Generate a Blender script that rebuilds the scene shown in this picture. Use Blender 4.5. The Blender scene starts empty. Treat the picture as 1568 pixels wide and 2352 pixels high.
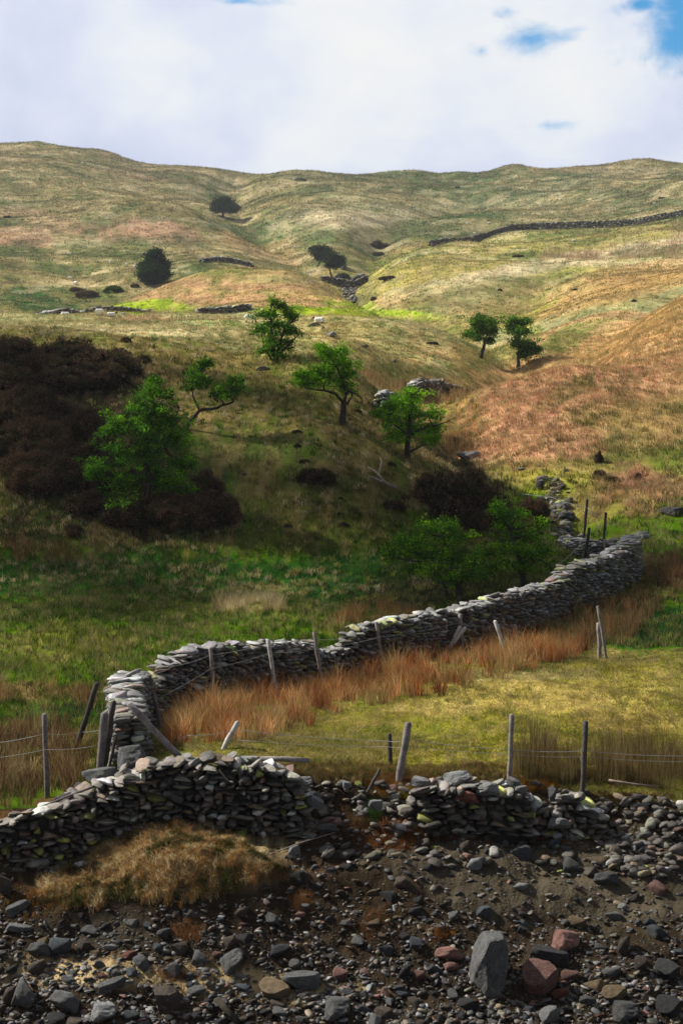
import bpy, bmesh, math, random
import numpy as np
from mathutils import Vector, Matrix

random.seed(7)
rng = np.random.default_rng(7)
SC = bpy.context.scene
COL = SC.collection
F = 3267.0      # focal length in units of a 1568-wide picture
CX, CY = 784.0, 1176.0
CZ = 8.5        # eye height above datum (m)

# ------------------------------------------------------------------ helpers
def P(px, py, d):
    return Vector(((px - CX) / F * d, d, CZ + (CY - py) / F * d))

def tag(o, label=None, cat=None, group=None, kind=None):
    if label: o['label'] = label
    if cat: o['category'] = cat
    if group: o['group'] = group
    if kind or label: o['kind'] = kind or 'thing'
    return o

def empty(name, loc):
    o = bpy.data.objects.new(name, None); COL.objects.link(o)
    o.location = loc; o.empty_display_size = .2
    return o

def mesh_np(name, V, T, C=None, mat=None, smooth=False, mats=None, MI=None):
    V = np.ascontiguousarray(V, dtype=np.float32).reshape(-1, 3)
    T = np.ascontiguousarray(T, dtype=np.int32)
    n, k = T.shape
    me = bpy.data.meshes.new(name)
    me.vertices.add(len(V)); me.vertices.foreach_set('co', V.ravel())
    me.loops.add(n * k); me.loops.foreach_set('vertex_index', T.ravel())
    me.polygons.add(n)
    me.polygons.foreach_set('loop_start', np.arange(n, dtype=np.int32) * k)
    me.polygons.foreach_set('loop_total', np.full(n, k, dtype=np.int32))
    if smooth: me.polygons.foreach_set('use_smooth', np.ones(n, dtype=bool))
    if C is not None:
        C = np.asarray(C, dtype=np.float32)
        if C.shape[1] == 3: C = np.concatenate([C, np.ones((len(C), 1), np.float32)], 1)
        a = me.color_attributes.new('tint', 'FLOAT_COLOR', 'POINT')
        a.data.foreach_set('color', np.ascontiguousarray(C).ravel())
    if mats:
        for m in mats: me.materials.append(m)
    elif mat: me.materials.append(mat)
    if MI is not None: me.polygons.foreach_set('material_index', np.asarray(MI, dtype=np.int32))
    me.update(calc_edges=True); me.validate()
    return me

def obj(name, me, parent=None, loc=None):
    o = bpy.data.objects.new(name, me); COL.objects.link(o)
    if loc is not None: o.location = loc
    if parent is not None: o.parent = parent
    return o

# value noise / fbm
def _h(ix, iy, s):
    n = (ix.astype(np.int64) * 374761393 + iy.astype(np.int64) * 668265263 + s * 1274126177) & 0xffffffff
    n = ((n ^ (n >> 13)) * 1274126177) & 0xffffffff
    n = (n ^ (n >> 16)) & 0xffffff
    return n / float(0xffffff)
def vnoise(x, y, s=0):
    x = np.asarray(x, float); y = np.asarray(y, float)
    ix = np.floor(x); iy = np.floor(y); fx = x - ix; fy = y - iy
    ix = ix.astype(np.int64); iy = iy.astype(np.int64)
    fx = fx * fx * fx * (fx * (fx * 6 - 15) + 10); fy = fy * fy * fy * (fy * (fy * 6 - 15) + 10)
    a = _h(ix, iy, s); b = _h(ix + 1, iy, s); c = _h(ix, iy + 1, s); d = _h(ix + 1, iy + 1, s)
    return (a * (1 - fx) + b * fx) * (1 - fy) + (c * (1 - fx) + d * fx) * fy * 1.0
def fbm(x, y, o=4, s=0):
    t = 0; a = .5; n = 0
    for k in range(o):
        # rotate each octave so no lattice shows
        c, sn = math.cos(.7 * k + .4), math.sin(.7 * k + .4)
        t = t + a * vnoise((x * c - y * sn) * 2 ** k, (x * sn + y * c) * 2 ** k, s + k * 17); n += a; a *= .5
    return t / n * 2 - 1
def sstep(a, b, x):
    t = np.clip((x - a) / (b - a), 0, 1); return t * t * (3 - 2 * t)

# ------------------------------------------------------------------ materials
def nt(name):
    m = bpy.data.materials.new(name); m.use_nodes = True
    t = m.node_tree; t.nodes.clear()
    return m, t, t.nodes, t.links
def add(N, typ, **kw):
    n = N.new(typ)
    for k, v in kw.items():
        if k in n.inputs: n.inputs[k].default_value = v
        else: setattr(n, k, v)
    return n
def noise(N, L, co, scale, detail=4, rough=.55, dist=0.0):
    n = N.new('ShaderNodeTexNoise'); n.inputs['Scale'].default_value = scale
    n.inputs['Detail'].default_value = detail; n.inputs['Roughness'].default_value = rough
    n.inputs['Distortion'].default_value = dist
    L.new(co, n.inputs['Vector']); return n
def ramp(N, L, fac, stops):
    r = N.new('ShaderNodeValToRGB'); e = r.color_ramp.elements
    while len(e) < len(stops): e.new(.5)
    for i, (p, c) in enumerate(stops):
        e[i].position = p; e[i].color = (*c, 1) if len(c) == 3 else c
    L.new(fac, r.inputs['Fac']); return r
def mixc(N, L, a, b, fac, mode='MIX'):
    m = N.new('ShaderNodeMix'); m.data_type = 'RGBA'; m.blend_type = mode
    for s, v in ((6, a), (7, b)):
        if isinstance(v, tuple): m.inputs[s].default_value = (*v, 1)
        else: L.new(v, m.inputs[s])
    if isinstance(fac, (int, float)): m.inputs[0].default_value = fac
    else: L.new(fac, m.inputs[0])
    return m.outputs[2]

def g3(v): return (v, v, v)

def tint_mat(name, scales, amt=.5, rough=.9, bump=0., bscale=20., bdist=.02, transl=0., spec=.2, obj_rand=0., base=None, lichen=None, coord='Object'):
    m, t, N, L = nt(name)
    out = N.new('ShaderNodeOutputMaterial'); bs = N.new('ShaderNodeBsdfPrincipled')
    tc = N.new('ShaderNodeTexCoord'); co = tc.outputs[coord]
    if coord == 'World':
        pass
    if base is None:
        at = N.new('ShaderNodeAttribute'); at.attribute_name = 'tint'; c = at.outputs['Color']
    else:
        r = N.new('ShaderNodeRGB'); r.outputs[0].default_value = (*base, 1); c = r.outputs[0]
    for i, sc in enumerate(scales):
        n = noise(N, L, co, sc, 4, .6)
        r = ramp(N, L, n.outputs['Fac'], [(.3, g3(1 - amt)), (.7, g3(1 + amt))])
        c = mixc(N, L, c, r.outputs['Color'], 1.0, 'MULTIPLY')
    if obj_rand:
        oi = N.new('ShaderNodeObjectInfo')
        r = ramp(N, L, oi.outputs['Random'], [(0, g3(1 - obj_rand)), (1, g3(1 + obj_rand))])
        c = mixc(N, L, c, r.outputs['Color'], 1.0, 'MULTIPLY')
    if lichen:
        for (sc, th, lc) in lichen:
            n = noise(N, L, co, sc, 4, .6, .4)
            r = ramp(N, L, n.outputs['Fac'], [(th, g3(0)), (th + .035, g3(1))])
            c = mixc(N, L, c, lc, r.outputs['Color'])
    L.new(c, bs.inputs['Base Color'])
    bs.inputs['Roughness'].default_value = rough
    bs.inputs['Specular IOR Level'].default_value = spec
    if bump:
        n = noise(N, L, co, bscale, 4, .65)
        b = N.new('ShaderNodeBump'); b.inputs['Strength'].default_value = bump; b.inputs['Distance'].default_value = bdist
        L.new(n.outputs['Fac'], b.inputs['Height']); L.new(b.outputs[0], bs.inputs['Normal'])
    sh = bs.outputs[0]
    if transl:
        tr = N.new('ShaderNodeBsdfTranslucent'); L.new(c, tr.inputs['Color'])
        mx = N.new('ShaderNodeMixShader'); mx.inputs[0].default_value = transl
        L.new(sh, mx.inputs[1]); L.new(tr.outputs[0], mx.inputs[2]); sh = mx.outputs[0]
    L.new(sh, out.inputs['Surface'])
    return m

M = {}
M['land'] = tint_mat('land', [.09, .4, 1.6], .26, .95, .9, 3.5, .12, spec=0.)
M['grass'] = tint_mat('grass_blades', [.8], .22, .9, transl=.38, spec=0.)
M['stone'] = tint_mat('stone', [6., 30.], .38, .72, .7, 28., .03, spec=.35,
                      lichen=[(3.1, .68, (.36, .36, .32)), (7.3, .74, (.30, .32, .07))])
M['gravel'] = tint_mat('gravel', [9.], .3, .6, 0, spec=.4)
M['leaf'] = tint_mat('leaf', [1.2], .22, .8, transl=.35, spec=.03)
M['bark'] = tint_mat('bark', [9.], .4, .9, .8, 30., .02, spec=.1, base=(.045, .038, .028))
M['deadwood'] = tint_mat('dead_wood', [9.], .4, .9, .8, 40., .01, spec=.1, base=(.24, .19, .15))
M['post_grey'] = tint_mat('weathered_post', [7., 40.], .4, .85, .8, 60., .01, base=(.17, .15, .14), obj_rand=.3)
M['post_dark'] = tint_mat('dark_post', [7., 40.], .4, .85, .8, 60., .01, base=(.06, .05, .045), obj_rand=.25)
M['post_pale'] = tint_mat('pale_post', [7., 40.], .3, .85, .8, 60., .01, base=(.42, .40, .38), obj_rand=.1)
M['wire'] = tint_mat('wire', [4.], .2, .5, base=(.22, .25, .24), spec=.5)
M['wool'] = tint_mat('wool', [20.], .12, .95, .6, 30., .03, base=(.86, .84, .78), obj_rand=.08)
M['face'] = tint_mat('sheep_face', [20.], .2, .8, base=(.06, .055, .05))
M['white_wood'] = tint_mat('white_wood', [6.], .15, .7, base=(.62, .62, .60))

def dk(px): return np.interp(px, [784, 1000, 2000], [39., 14., 12.])
def fm(px, d):
    px = np.asarray(px, float); d = np.asarray(d, float); m = 105 - dk(px)
    r = np.where(d < 46, d, np.where(d < 105, 46 + (d - 46) * (m - 46) / 59, m + (d - 105) * (200 - m) / 95)); return np.where(d > 200, d, r)
def fmi(px, d):
    px = np.asarray(px, float); d = np.asarray(d, float); m = 105 - dk(px)
    r = np.where(d < 46, d, np.where(d < m, 46 + (d - 46) * 59 / (m - 46), 105 + (d - m) * 95 / (200 - m))); return np.where(d > 200, d, r)
# ------------------------------------------------------------------ land form
# control points: at a picture column, ground height given as (row, distance)
PROF = {
 -450: [(2352,20.5),(2250,21.3),(2130,22.1),(2010,22.9),(1900,24.4),(1700,30),(1450,38),(1300,46),(1150,56),(1000,70),(850,92),(780,115),(735,190),(690,260),(560,340),(460,430),(380,560),(310,700),(380,900)],
 0: [(2352,20.5),(2250,21.3),(2130,22.1),(2010,22.9),(1960,23.5),(1875,24.6),(1840,26),(1700,30.2),(1600,33),(1450,38),(1300,46),(1200,52),(1080,61),(960,73),(860,88),(790,105),(770,116),(758,140),(738,195),(712,228),(680,262),(630,300),(570,345),(520,390),(480,430),(430,500),(390,580),(350,670),(328,740),(400,900)],
 200: [(2352,20.5),(2250,21.3),(2130,22.1),(2050,22.6),(1990,23.4),(1850,25.3),(1700,29.5),(1600,33),(1450,38),(1300,46),(1200,52),(1080,61),(960,73),(860,88),(800,102),(775,116),(760,140),(742,175),(730,200),(712,240),(680,275),(640,305),(580,350),(530,395),(480,440),(430,510),(390,590),(360,680),(346,740),(400,900)],
 400: [(2352,20.5),(2250,21.3),(2150,21.85),(2088,22.1),(2035,22.2),(1960,22.9),(1900,23.7),(1760,25.2),(1640,30.6),(1590,33),(1450,38),(1300,46),(1200,52),(1080,61),(960,73),(870,88),(800,104),(775,118),(758,142),(738,178),(715,197),(685,215),(660,228),(645,240),(650,262),(615,300),(570,350),(530,390),(490,430),(450,500),(420,580),(395,660),(380,710),(440,880)],
 600: [(2352,20.5),(2250,21.3),(2150,21.85),(2080,22.2),(2020,22.4),(1960,23.0),(1920,23.7),(1765,25.2),(1690,27.8),(1575,33),(1480,36.5),(1380,41),(1300,46),(1200,52),(1080,61),(970,73),(890,88),(835,103),(790,120),(762,142),(738,168),(710,190),(680,210),(650,226),(632,242),(634,262),(605,295),(570,325),(545,350),(518,380),(512,405),(480,450),(440,520),(415,590),(400,640),(440,800)],
 784: [(2352,20.5),(2250,21.3),(2150,22.0),(2060,22.6),(1980,23.3),(1900,24.1),(1800,24.8),(1770,25.3),(1700,27.6),(1560,33.5),(1480,36.5),(1400,40),(1300,46),(1200,52),(1090,61),(990,72),(900,87),(835,102),(790,118),(757,142),(730,170),(705,192),(680,212),(655,230),(645,240),(648,252),(630,262),(605,272),(585,290),(560,315),(545,345),(515,395),(480,450),(440,530),(410,620),(391,690),(440,850)],
 1000: [(2352,20.5),(2250,21.3),(2150,22.0),(2060,22.6),(1980,23.3),(1900,24.2),(1800,24.9),(1700,27.3),(1600,30.3),(1500,35),(1400,40),(1300,45.5),(1180,53),(1080,61),(1010,69),(960,78),(915,88),(880,97),(830,113),(785,130),(750,148),(728,165),(722,180),(700,205),(665,235),(620,275),(585,305),(560,335),(545,380),(515,440),(480,490),(430,590),(395,660),(380,700),(430,880)],
 1130: [(1500,35.2),(1420,39),(1300,46),(1180,53),(1110,58),(1050,65),(985,72),(920,78.5),(878,83.5),(880,92),(862,103),(825,116),(775,135),(740,155),(705,180)],
 1200: [(2352,20.5),(2250,21.3),(2150,22.0),(2060,22.6),(1980,23.3),(1900,24.2),(1800,24.9),(1700,27.3),(1600,30.3),(1500,35),(1405,39.5),(1320,45),(1210,51),(1130,56),(1080,61),(1020,67),(950,73.5),(890,79.5),(846,86),(852,95),(838,108),(805,122),(760,142),(715,170),(680,200),(640,240),(605,280),(575,320),(550,360),(532,400),(500,460),(450,550),(400,640),(372,710),(430,880)],
 1290: [(1370,41.5),(1180,54),(1120,57.5),(1070,62),(880,79),(820,88),(793,97),(798,110),(770,130),(725,160),(680,200)],
 1400: [(2352,20.5),(2250,21.3),(2150,22.0),(2060,22.6),(1980,23.3),(1910,24.1),(1820,24.8),(1700,27.6),(1600,30.3),(1520,34),(1440,38),(1345,43),(1230,50),(1160,55),(1100,60),(1020,66.5),(940,73.5),(850,84.5),(780,100),(738,122),(738,134),(705,165),(665,200),(628,240),(595,280),(560,325),(527,375),(512,400),(490,440),(440,540),(400,620),(371,700),(430,880)],
 1568: [(2352,20.5),(2250,21.3),(2150,22.0),(2060,22.6),(1980,23.3),(1910,24.0),(1845,24.6),(1820,25.0),(1700,28),(1600,30.8),(1510,34),(1400,39),(1300,45),(1220,50),(1130,56),(1060,62),(980,69),(900,78),(800,93),(730,112),(685,135),(662,155),(655,172),(625,205),(590,250),(555,300),(515,350),(480,390),(450,450),(410,560),(388,640),(372,710),(430,880)],
 2000: [(2352,20.5),(2250,21.3),(2130,22.1),(2010,22.9),(1880,24.4),(1700,28),(1500,35),(1300,45),(1100,58),(900,75),(720,105),(620,150),(560,220),(500,300),(440,390),(390,560),(350,700),(420,900)],
}
cp = []
for x, l in PROF.items():
    for r, d in l: cp.append((x, r, d))
cp += [(950,912,91),(1000,906,95),(1050,903,96.5),(1099,899,98),(1450,1300,44.5),(1440,1260,47.5),(1260,1395,40.3),(1050,1475,36.8),(700,1552,34),(480,1608,32),(350,1672,30.4)]
# skyline knolls
cp += [(85,330,735),(300,368,725),(480,388,690),(560,397,660),(900,383,690),(1180,366,705),(1240,373,705),(1470,363,705),(1090,377,700)]
for x in list(PROF):
    r, d = PROF[x][0]
    if d < 25:
        for dd in (4., 7., 11., 16.): cp.append((x, CY + (7.3 + .012 * (20.5 - dd)) / dd * F, dd))
cp = np.array(cp, float)
cp[:, 2] = fm(cp[:, 0], cp[:, 2])
GX = (cp[:, 0] - CX) / F; GL = np.log(cp[:, 2])
# interpolate height rather than row near the eye, row/distance elsewhere: use q = row as tan
GQ = (CY - cp[:, 1]) / F
W2 = np.where(cp[:, 2] < 20, 1, 1)
def kern(r2): return .5 * r2 * np.log(r2 + 1e-12)
A = kern((GX[:, None] - GX[None]) ** 2 * 1.6 + (GL[:, None] - GL[None]) ** 2)
n = len(cp); Bm = np.zeros((n + 3, n + 3)); Bm[:n, :n] = A + np.eye(n) * 2e-5
Bm[:n, n:] = np.stack([np.ones(n), GX, GL], 1); Bm[n:, :n] = Bm[:n, n:].T
TW = np.linalg.solve(Bm, np.concatenate([GQ, np.zeros(3)]))
def tps(u, l):
    sh = u.shape; u = u.ravel(); l = l.ravel(); out = np.empty(len(u))
    for i in range(0, len(u), 60000):
        uu = u[i:i+60000, None]; ll = l[i:i+60000, None]
        k = kern((uu - GX) ** 2 * 1.6 + (ll - GL) ** 2)
        out[i:i+60000] = k @ TW[:n] + TW[n] + TW[n+1] * uu[:, 0] + TW[n+2] * ll[:, 0]
    return out.reshape(sh)
L0, L1, DL = math.log(4.), math.log(900.), .0045
U0, U1, DU = -.40, .40, .0018
Ls = np.concatenate([np.arange(L0, math.log(19.5), .03), np.arange(math.log(19.5), L1, DL)])
Us = np.arange(U0, U1, DU)
# evaluate coarsely then refine (smooth field)
Lc = np.concatenate([np.arange(L0, math.log(19.5), .03), np.arange(math.log(19.5), L1 + .01, .009)]); Uc = np.arange(U0, U1 + .01, .008)
Q = tps(*np.meshgrid(Uc, Lc))
def interp2(u, l):
    iu = np.clip((u - U0) / .008, 0, len(Uc) - 1.001); il = np.interp(l, Lc, np.arange(len(Lc))); il = np.clip(il, 0, len(Lc) - 1.001)
    a = iu.astype(int); b = il.astype(int); fu = iu - a; fl = il - b
    return (Q[b, a] * (1 - fu) + Q[b, a+1] * fu) * (1 - fl) + (Q[b+1, a] * (1 - fu) + Q[b+1, a+1] * fu) * fl
UU, LL = np.meshgrid(Us, Ls)
DD = np.exp(LL); XX = UU * DD; YY = DD
ZZ = interp2(UU, LL) * DD
# gullies cut by the streams and the hollows behind each rise
def carve(pts, width, depth, px_w=False):
    global ZZ
    pts = [((x - CX) / F * float(fm(x, d)), float(fm(x, d))) for x, d in pts]
    best = np.full(ZZ.shape, 1e9)
    for (ax, ay), (bx, by) in zip(pts[:-1], pts[1:]):
        vx, vy = bx - ax, by - ay
        t_ = np.clip(((XX - ax) * vx + (YY - ay) * vy) / (vx * vx + vy * vy), 0, 1)
        best = np.minimum(best, np.hypot(XX - ax - t_ * vx, YY - ay - t_ * vy))
    ZZ = ZZ - depth * np.exp(-(best / width) ** 1.6)
carve([(548,660),(532,550),(565,450),(635,395),(690,335),(735,300)], 13, 7)
carve([(870,420),(850,340),(815,295),(800,265),(850,235),(960,205),(1040,172)], 7, 5)
carve([(120,236),(230,250),(330,262),(430,270),(560,268),(700,262)], 10, 4.5)
carve([(1010,175),(1075,150),(1160,130),(1200,112),(1230,103)], 3.4, 2.0)
carve([(1240,255),(1180,190),(1130,150)], 7, 3)
carve([(1560,178),(1440,142),(1340,118),(1240,103),(1200,100)], 5, 2.2)
carve([(1100,560),(1000,500),(900,430)], 14, 4)
carve([(300,560),(420,480),(520,420)], 12, 3)
carve([(1050,80),(1030,72),(1080,66),(1200,60),(1270,56.5),(1330,52.5)], 1.6, .7)
carve([(1120,425),(960,350),(930,330)], 6, 3)
# roughness of the ground itself, octave by octave
amp = np.zeros_like(ZZ)
for k in range(9):
    w = .28 * 2 ** k
    vis = sstep(w * 55, w * 30, DD) * sstep(w * 2.5, w * 6, DD + 6)
    a = .075 if k < 3 else .045
    amp += a * w * vis * fbm(XX / w, YY / w, 1, 40 + k)
bank = sstep(24.9, 24.3, DD)
amp = amp * (1 - .3 * sstep(24.8, 26, DD) * sstep(37, 33, DD)) + bank * .16 * fbm(XX * 1.1, YY * 2.2, 4, 3)
for (kx, kd_, kh, kw) in [(1180,700,1.3,8),(1200,700,.8,22),(85,735,.9,6),(1470,703,1.5,16),(960,695,1.4,7),(1050,700,1.5,8),(668,690,1.2,5),(240,730,2,12)]:
    ZZ += kh * np.exp(-(((XX - (kx - CX) / F * kd_) / kw) ** 2 + ((YY - kd_) / 25) ** 2))
ZZ -= 2.6 * sstep(560, 680, DD) * sstep(120, 420, np.abs(CX + F * UU - 640))
ZZ = ZZ + amp + bank * .05 * fbm(XX * 6, YY * 9, 4, 13)
def hq(x, y):          # ground height (relative to the eye) at world x, y
    u = np.asarray(x, float) / y; l = np.log(y)
    iu = np.clip((u - U0) / DU, 0, len(Us) - 1.001); il = np.clip(np.interp(l, Ls, np.arange(len(Ls))), 0, len(Ls) - 1.001)
    a = iu.astype(int); b = il.astype(int); fu = iu - a; fl = il - b
    return (ZZ[b, a] * (1 - fu) + ZZ[b, a+1] * fu) * (1 - fl) + (ZZ[b+1, a] * (1 - fu) + ZZ[b+1, a+1] * fu) * fl
def gz(x, y): return CZ + float(hq(np.array([float(x)]), np.array([float(y)]))[0])
_dd = np.exp(np.arange(math.log(19.6), L1 - .01, .002))
def hit(px, py, dmin=0):
    """first ground point seen at picture point px, py -> world Vector"""
    u = (px - CX) / F; q = hq(u * _dd, _dd) / _dd
    ok = np.where((q >= (CY - py) / F) & (_dd > float(fm(px, dmin))))[0]
    d = _dd[ok[0]] if len(ok) else _dd[-1]
    return Vector((u * d, d, CZ + float(hq(np.array([u * d]), np.array([d]))[0])))
def onground(px, d):
    d = float(fm(px, d))
    x = (px - CX) / F * d; return Vector((x, d, gz(x, d)))

# ------------------------------------------------------------------ ground cover colours
STRAW=(.42,.32,.165); PALE=(.50,.42,.27); PINK=(.38,.20,.14); ORNG=(.40,.24,.105); YGRN=(.15,.14,.044); BRGT=(.23,.31,.03)
GRN=(.055,.10,.012); DGRN=(.014,.062,.014); OLIV=(.165,.155,.058); DARK=(.045,.033,.022); EARTH=(.034,.024,.015); RUSH=(.26,.12,.05)
TEAL=(.10,.125,.065); CLAY=(.30,.22,.11); GRIT=(.075,.062,.042); BRWN=(.15,.095,.05); SAGE=(.27,.26,.14)
LAYERS = [
 # d0, d1, colour          broad bands by distance
 (0, 24.9, EARTH), (24.9, 60, GRN), (60, 112, OLIV), (112, 190, SAGE), (190, 900, OLIV)]
PATCH = [ # cx, cy, rx, ry, rot, colour, strength, dmin, dmax
 # far hill
 (784,400,900,26,0,(.16,.13,.075),.5,500,1000),(784,470,900,90,0,(.21,.21,.10),.5,300,1000),(1100,415,400,22,0,GRN,.3,400,1000),(300,440,500,60,8,(.19,.16,.065),.6,300,1000),
 (330,400,110,9,8,PINK,.35,400,1000),(120,510,150,20,12,PINK,.35,300,1000),(40,545,75,24,5,PINK,.6,250,1000),(370,530,115,22,14,PINK,.65,250,1000),
 (250,535,90,16,5,(.34,.2,.12),.5,250,1000),(600,455,120,60,20,OLIV,.4,300,1000),(760,500,150,40,-10,SAGE,.6,300,1000),(830,500,120,22,0,PALE,.6,300,1000),
 (1100,470,250,16,-4,SAGE,.5,300,1000),(870,435,40,10,-15,DGRN,.55,300,1000),(940,430,22,14,-10,DGRN,.5,300,1000),(1370,420,40,30,-30,DGRN,.5,300,1000),
 (1150,410,60,10,0,DGRN,.35,300,1000),(1060,500,60,9,-5,DGRN,.5,300,1000),(700,480,60,12,-20,TEAL,.5,300,1000),(1450,440,160,40,0,(.24,.2,.10),.7,300,1000),
 (500,520,60,12,20,TEAL,.6,250,1000),(440,560,50,14,10,TEAL,.6,200,1000),(330,555,60,9,0,DGRN,.5,200,1000),(200,560,60,12,0,SAGE,.4,200,1000),
 # spurs in the middle of the hill
 (590,550,110,40,8,ORNG,.75,300,420),(580,595,170,32,4,STRAW,.4,240,380),(600,620,140,22,4,ORNG,.6,240,380),(830,548,70,16,0,(.24,.19,.075),.6,290,420),
 (430,615,90,22,0,DGRN,.6,240,420),(200,590,120,14,0,(.17,.15,.06),.7,220,420),(60,640,120,20,0,(.2,.17,.07),.5,220,420),(70,690,110,28,12,DGRN,.85,180,320),(20,735,60,22,10,TEAL,.6,180,320),
 (150,650,120,10,0,STRAW,.4,220,400),
 # mound
 (640,670,330,40,2,(.36,.24,.12),.85,165,262),(560,652,200,16,0,PINK,.35,165,262),(560,690,330,14,2,PINK,.35,165,262),(320,706,80,14,-6,BRGT,.95,165,262),(260,712,60,8,-4,BRGT,.6,165,262),(420,710,30,10,0,BRGT,.6,165,262),
 (800,719,200,13,2,BRGT,1.,150,262),(930,722,90,10,4,BRGT,1.,150,262),(820,700,60,9,5,BRGT,.8,160,262),(900,722,90,6,2,BRGT,.7,160,262),(760,645,200,8,2,PALE,.7,190,262),(400,733,300,5,0,PINK,.55,160,262),(840,728,200,4,0,PINK,.4,150,240),
 (600,642,130,10,0,(.3,.24,.1),.7,190,262),
 # meadow
 (380,758,450,12,2,PALE,.75,110,190),(880,745,170,14,4,PALE,.5,110,190),(780,800,240,60,8,(.26,.24,.11),.8,95,190),(1000,830,160,40,15,TEAL,.55,90,190),(900,790,200,40,10,STRAW,.3,90,190),
 (1160,735,110,24,25,BRGT,.35,115,230),(1080,712,60,12,10,(.24,.17,.09),.6,160,260),
 # right-hand spurs
 (1200,590,420,60,-8,(.33,.29,.08),.75,200,400),(930,600,100,50,-30,(.30,.26,.06),.6,220,400),(1300,600,330,16,-10,PALE,.75,180,330),(1480,572,150,12,-5,(.36,.24,.14),.7,200,380),
 (1500,600,140,10,-4,PALE,.6,180,330),(1100,640,200,20,-12,PALE,.45,170,300),(1400,660,260,40,-14,(.34,.21,.10),.75,110,260),(1180,690,160,36,-14,(.28,.22,.1),.6,140,260),
 (1080,680,120,30,-20,SAGE,.4,160,260),(1400,510,200,14,-12,(.26,.26,.05),.6,280,420),(1180,640,80,8,0,GRN,.4,180,260),(1230,700,60,22,-30,BRGT,.3,130,220),
 (1350,745,110,18,-25,(.33,.33,.16),.6,105,200),
 # bracken bank on the right
 (1420,830,480,190,-20,(.40,.26,.15),.9,62,170),(1180,930,170,70,-38,PINK,.6,60,110),(1350,860,260,70,-25,PINK,.4,66,120),(1230,1010,170,60,-12,PINK,.7,60,90),(1420,880,200,60,-10,PINK,.6,66,110),(1500,760,160,60,-20,(.42,.27,.15),.8,80,160),(1450,960,110,40,0,(.27,.19,.09),.7,66,90),
 (1300,900,60,20,-30,GRN,.35,66,100),(1330,960,40,25,0,GRN,.3,66,100),(1300,1085,260,26,0,(.26,.20,.08),.8,56,70),(1500,1060,120,30,0,GRN,.5,56,70),(1470,1120,90,40,0,PINK,.8,52,66),(1250,1110,120,26,0,(.22,.22,.05),.6,54,64),(1400,1150,110,40,0,(.24,.19,.07),.7,48,60),
 (1300,775,90,24,-32,(.15,.17,.06),.8,97,160),(1150,790,100,44,-15,(.15,.17,.06),.65,90,150),(1120,850,70,24,-10,GRN,.4,84,112),(1420,725,90,16,-20,(.2,.2,.08),.6,118,160),
 # stream gully by the fold
 (1010,900,90,26,10,(.27,.2,.08),.7,80,110),(1060,960,60,50,20,(.26,.15,.06),.5,70,95),
 # near left-hand slope
 (330,830,330,36,4,(.20,.16,.07),.8,92,118),(120,960,330,190,10,DARK,.9,55,112),(330,1130,260,110,0,DARK,.85,50,80),(560,920,260,90,10,(.15,.12,.05),.7,68,112),
 (700,1010,240,60,0,(.10,.11,.035),.6,60,84),(600,1060,200,70,0,DGRN,.45,55,80),(760,1130,220,80,0,(.12,.11,.04),.8,50,66),(700,1230,240,40,0,(.095,.1,.03),.6,46,56),
 (900,1080,120,60,0,DARK,.45,54,75),(1060,1130,130,80,20,DARK,.85,50,70),(830,980,90,50,0,BRWN,.5,64,90),(240,1215,360,44,0,DARK,.85,46,60),(120,860,260,60,10,DARK,.9,75,112),(1130,1220,160,50,0,(.12,.11,.035),.7,44,56),
 (300,1330,520,60,0,DGRN,.8,39,52),(1050,1420,200,30,0,DGRN,.5,37,44),(800,1330,300,60,0,DGRN,.75,40,52),(300,1420,330,70,0,GRN,.85,32,46),(150,1480,160,40,0,(.17,.15,.05),.5,33,42),(560,1395,100,14,0,STRAW,.6,38,44),(620,1350,60,10,0,STRAW,.35,38,48),
 (80,1590,160,20,0,BRWN,.75,31,36),(150,1640,120,22,0,DGRN,.75,29,33),(80,1740,160,80,0,(.09,.055,.025),.95,24.9,31.5),(860,1440,120,26,0,BRWN,.4,36,42),
 (1000,1370,160,50,0,DARK,.55,40,48),
 # right pasture
 (1180,1640,560,160,0,(.24,.22,.045),.5,25,34),(1230,1600,260,36,3,(.42,.33,.13),.7,25,35),(1000,1625,120,18,0,(.42,.33,.14),.5,25,35),(1440,1660,120,30,0,(.40,.29,.13),.5,25,35),(900,1700,200,30,0,GRN,.35,25,32),(1250,1720,400,30,0,(.2,.17,.045),.6,25,30),
 (1500,1570,120,40,0,(.27,.22,.08),.5,28,35),(820,1610,100,20,0,(.34,.34,.1),.6,27,33),(1200,1550,150,14,0,PALE,.3,30,36),(1480,1440,170,55,0,DGRN,.95,34.5,42),(1500,1320,160,40,0,BRWN,.85,40,48),(1330,1440,120,30,0,BRWN,.6,34.5,42),
 (1300,1400,130,40,0,DARK,.4,36,44),(1450,1360,120,30,0,(.1,.1,.03),.7,38,46),(1100,1790,500,14,0,EARTH,.9,24.2,25.6),
 # eroded bank
 (400,1960,215,70,0,STRAW,.9,22.,23.7),(420,1940,130,30,0,OLIV,.5,22.2,23.9),(560,2010,120,30,-10,BRWN,.9,22.2,24),(1150,2010,260,90,10,GRIT,.9,20,24.4),(1450,2030,200,110,0,GRIT,.85,20,24.4),
 (1350,1940,300,40,5,GRIT,.5,20,24.4),(300,2130,260,40,0,(.035,.03,.022),.8,20,24.4),(900,1930,80,30,0,(.06,.03,.016),.6,22,24.6),
 (400,2245,420,32,4,CLAY,.95,19.5,22),(170,2240,150,20,2,(.42,.31,.16),.8,19.5,22),(60,2250,80,14,0,(.40,.30,.16),.6,19.5,22),(630,2270,120,26,12,(.36,.27,.14),.9,19.5,22),
]
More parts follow.
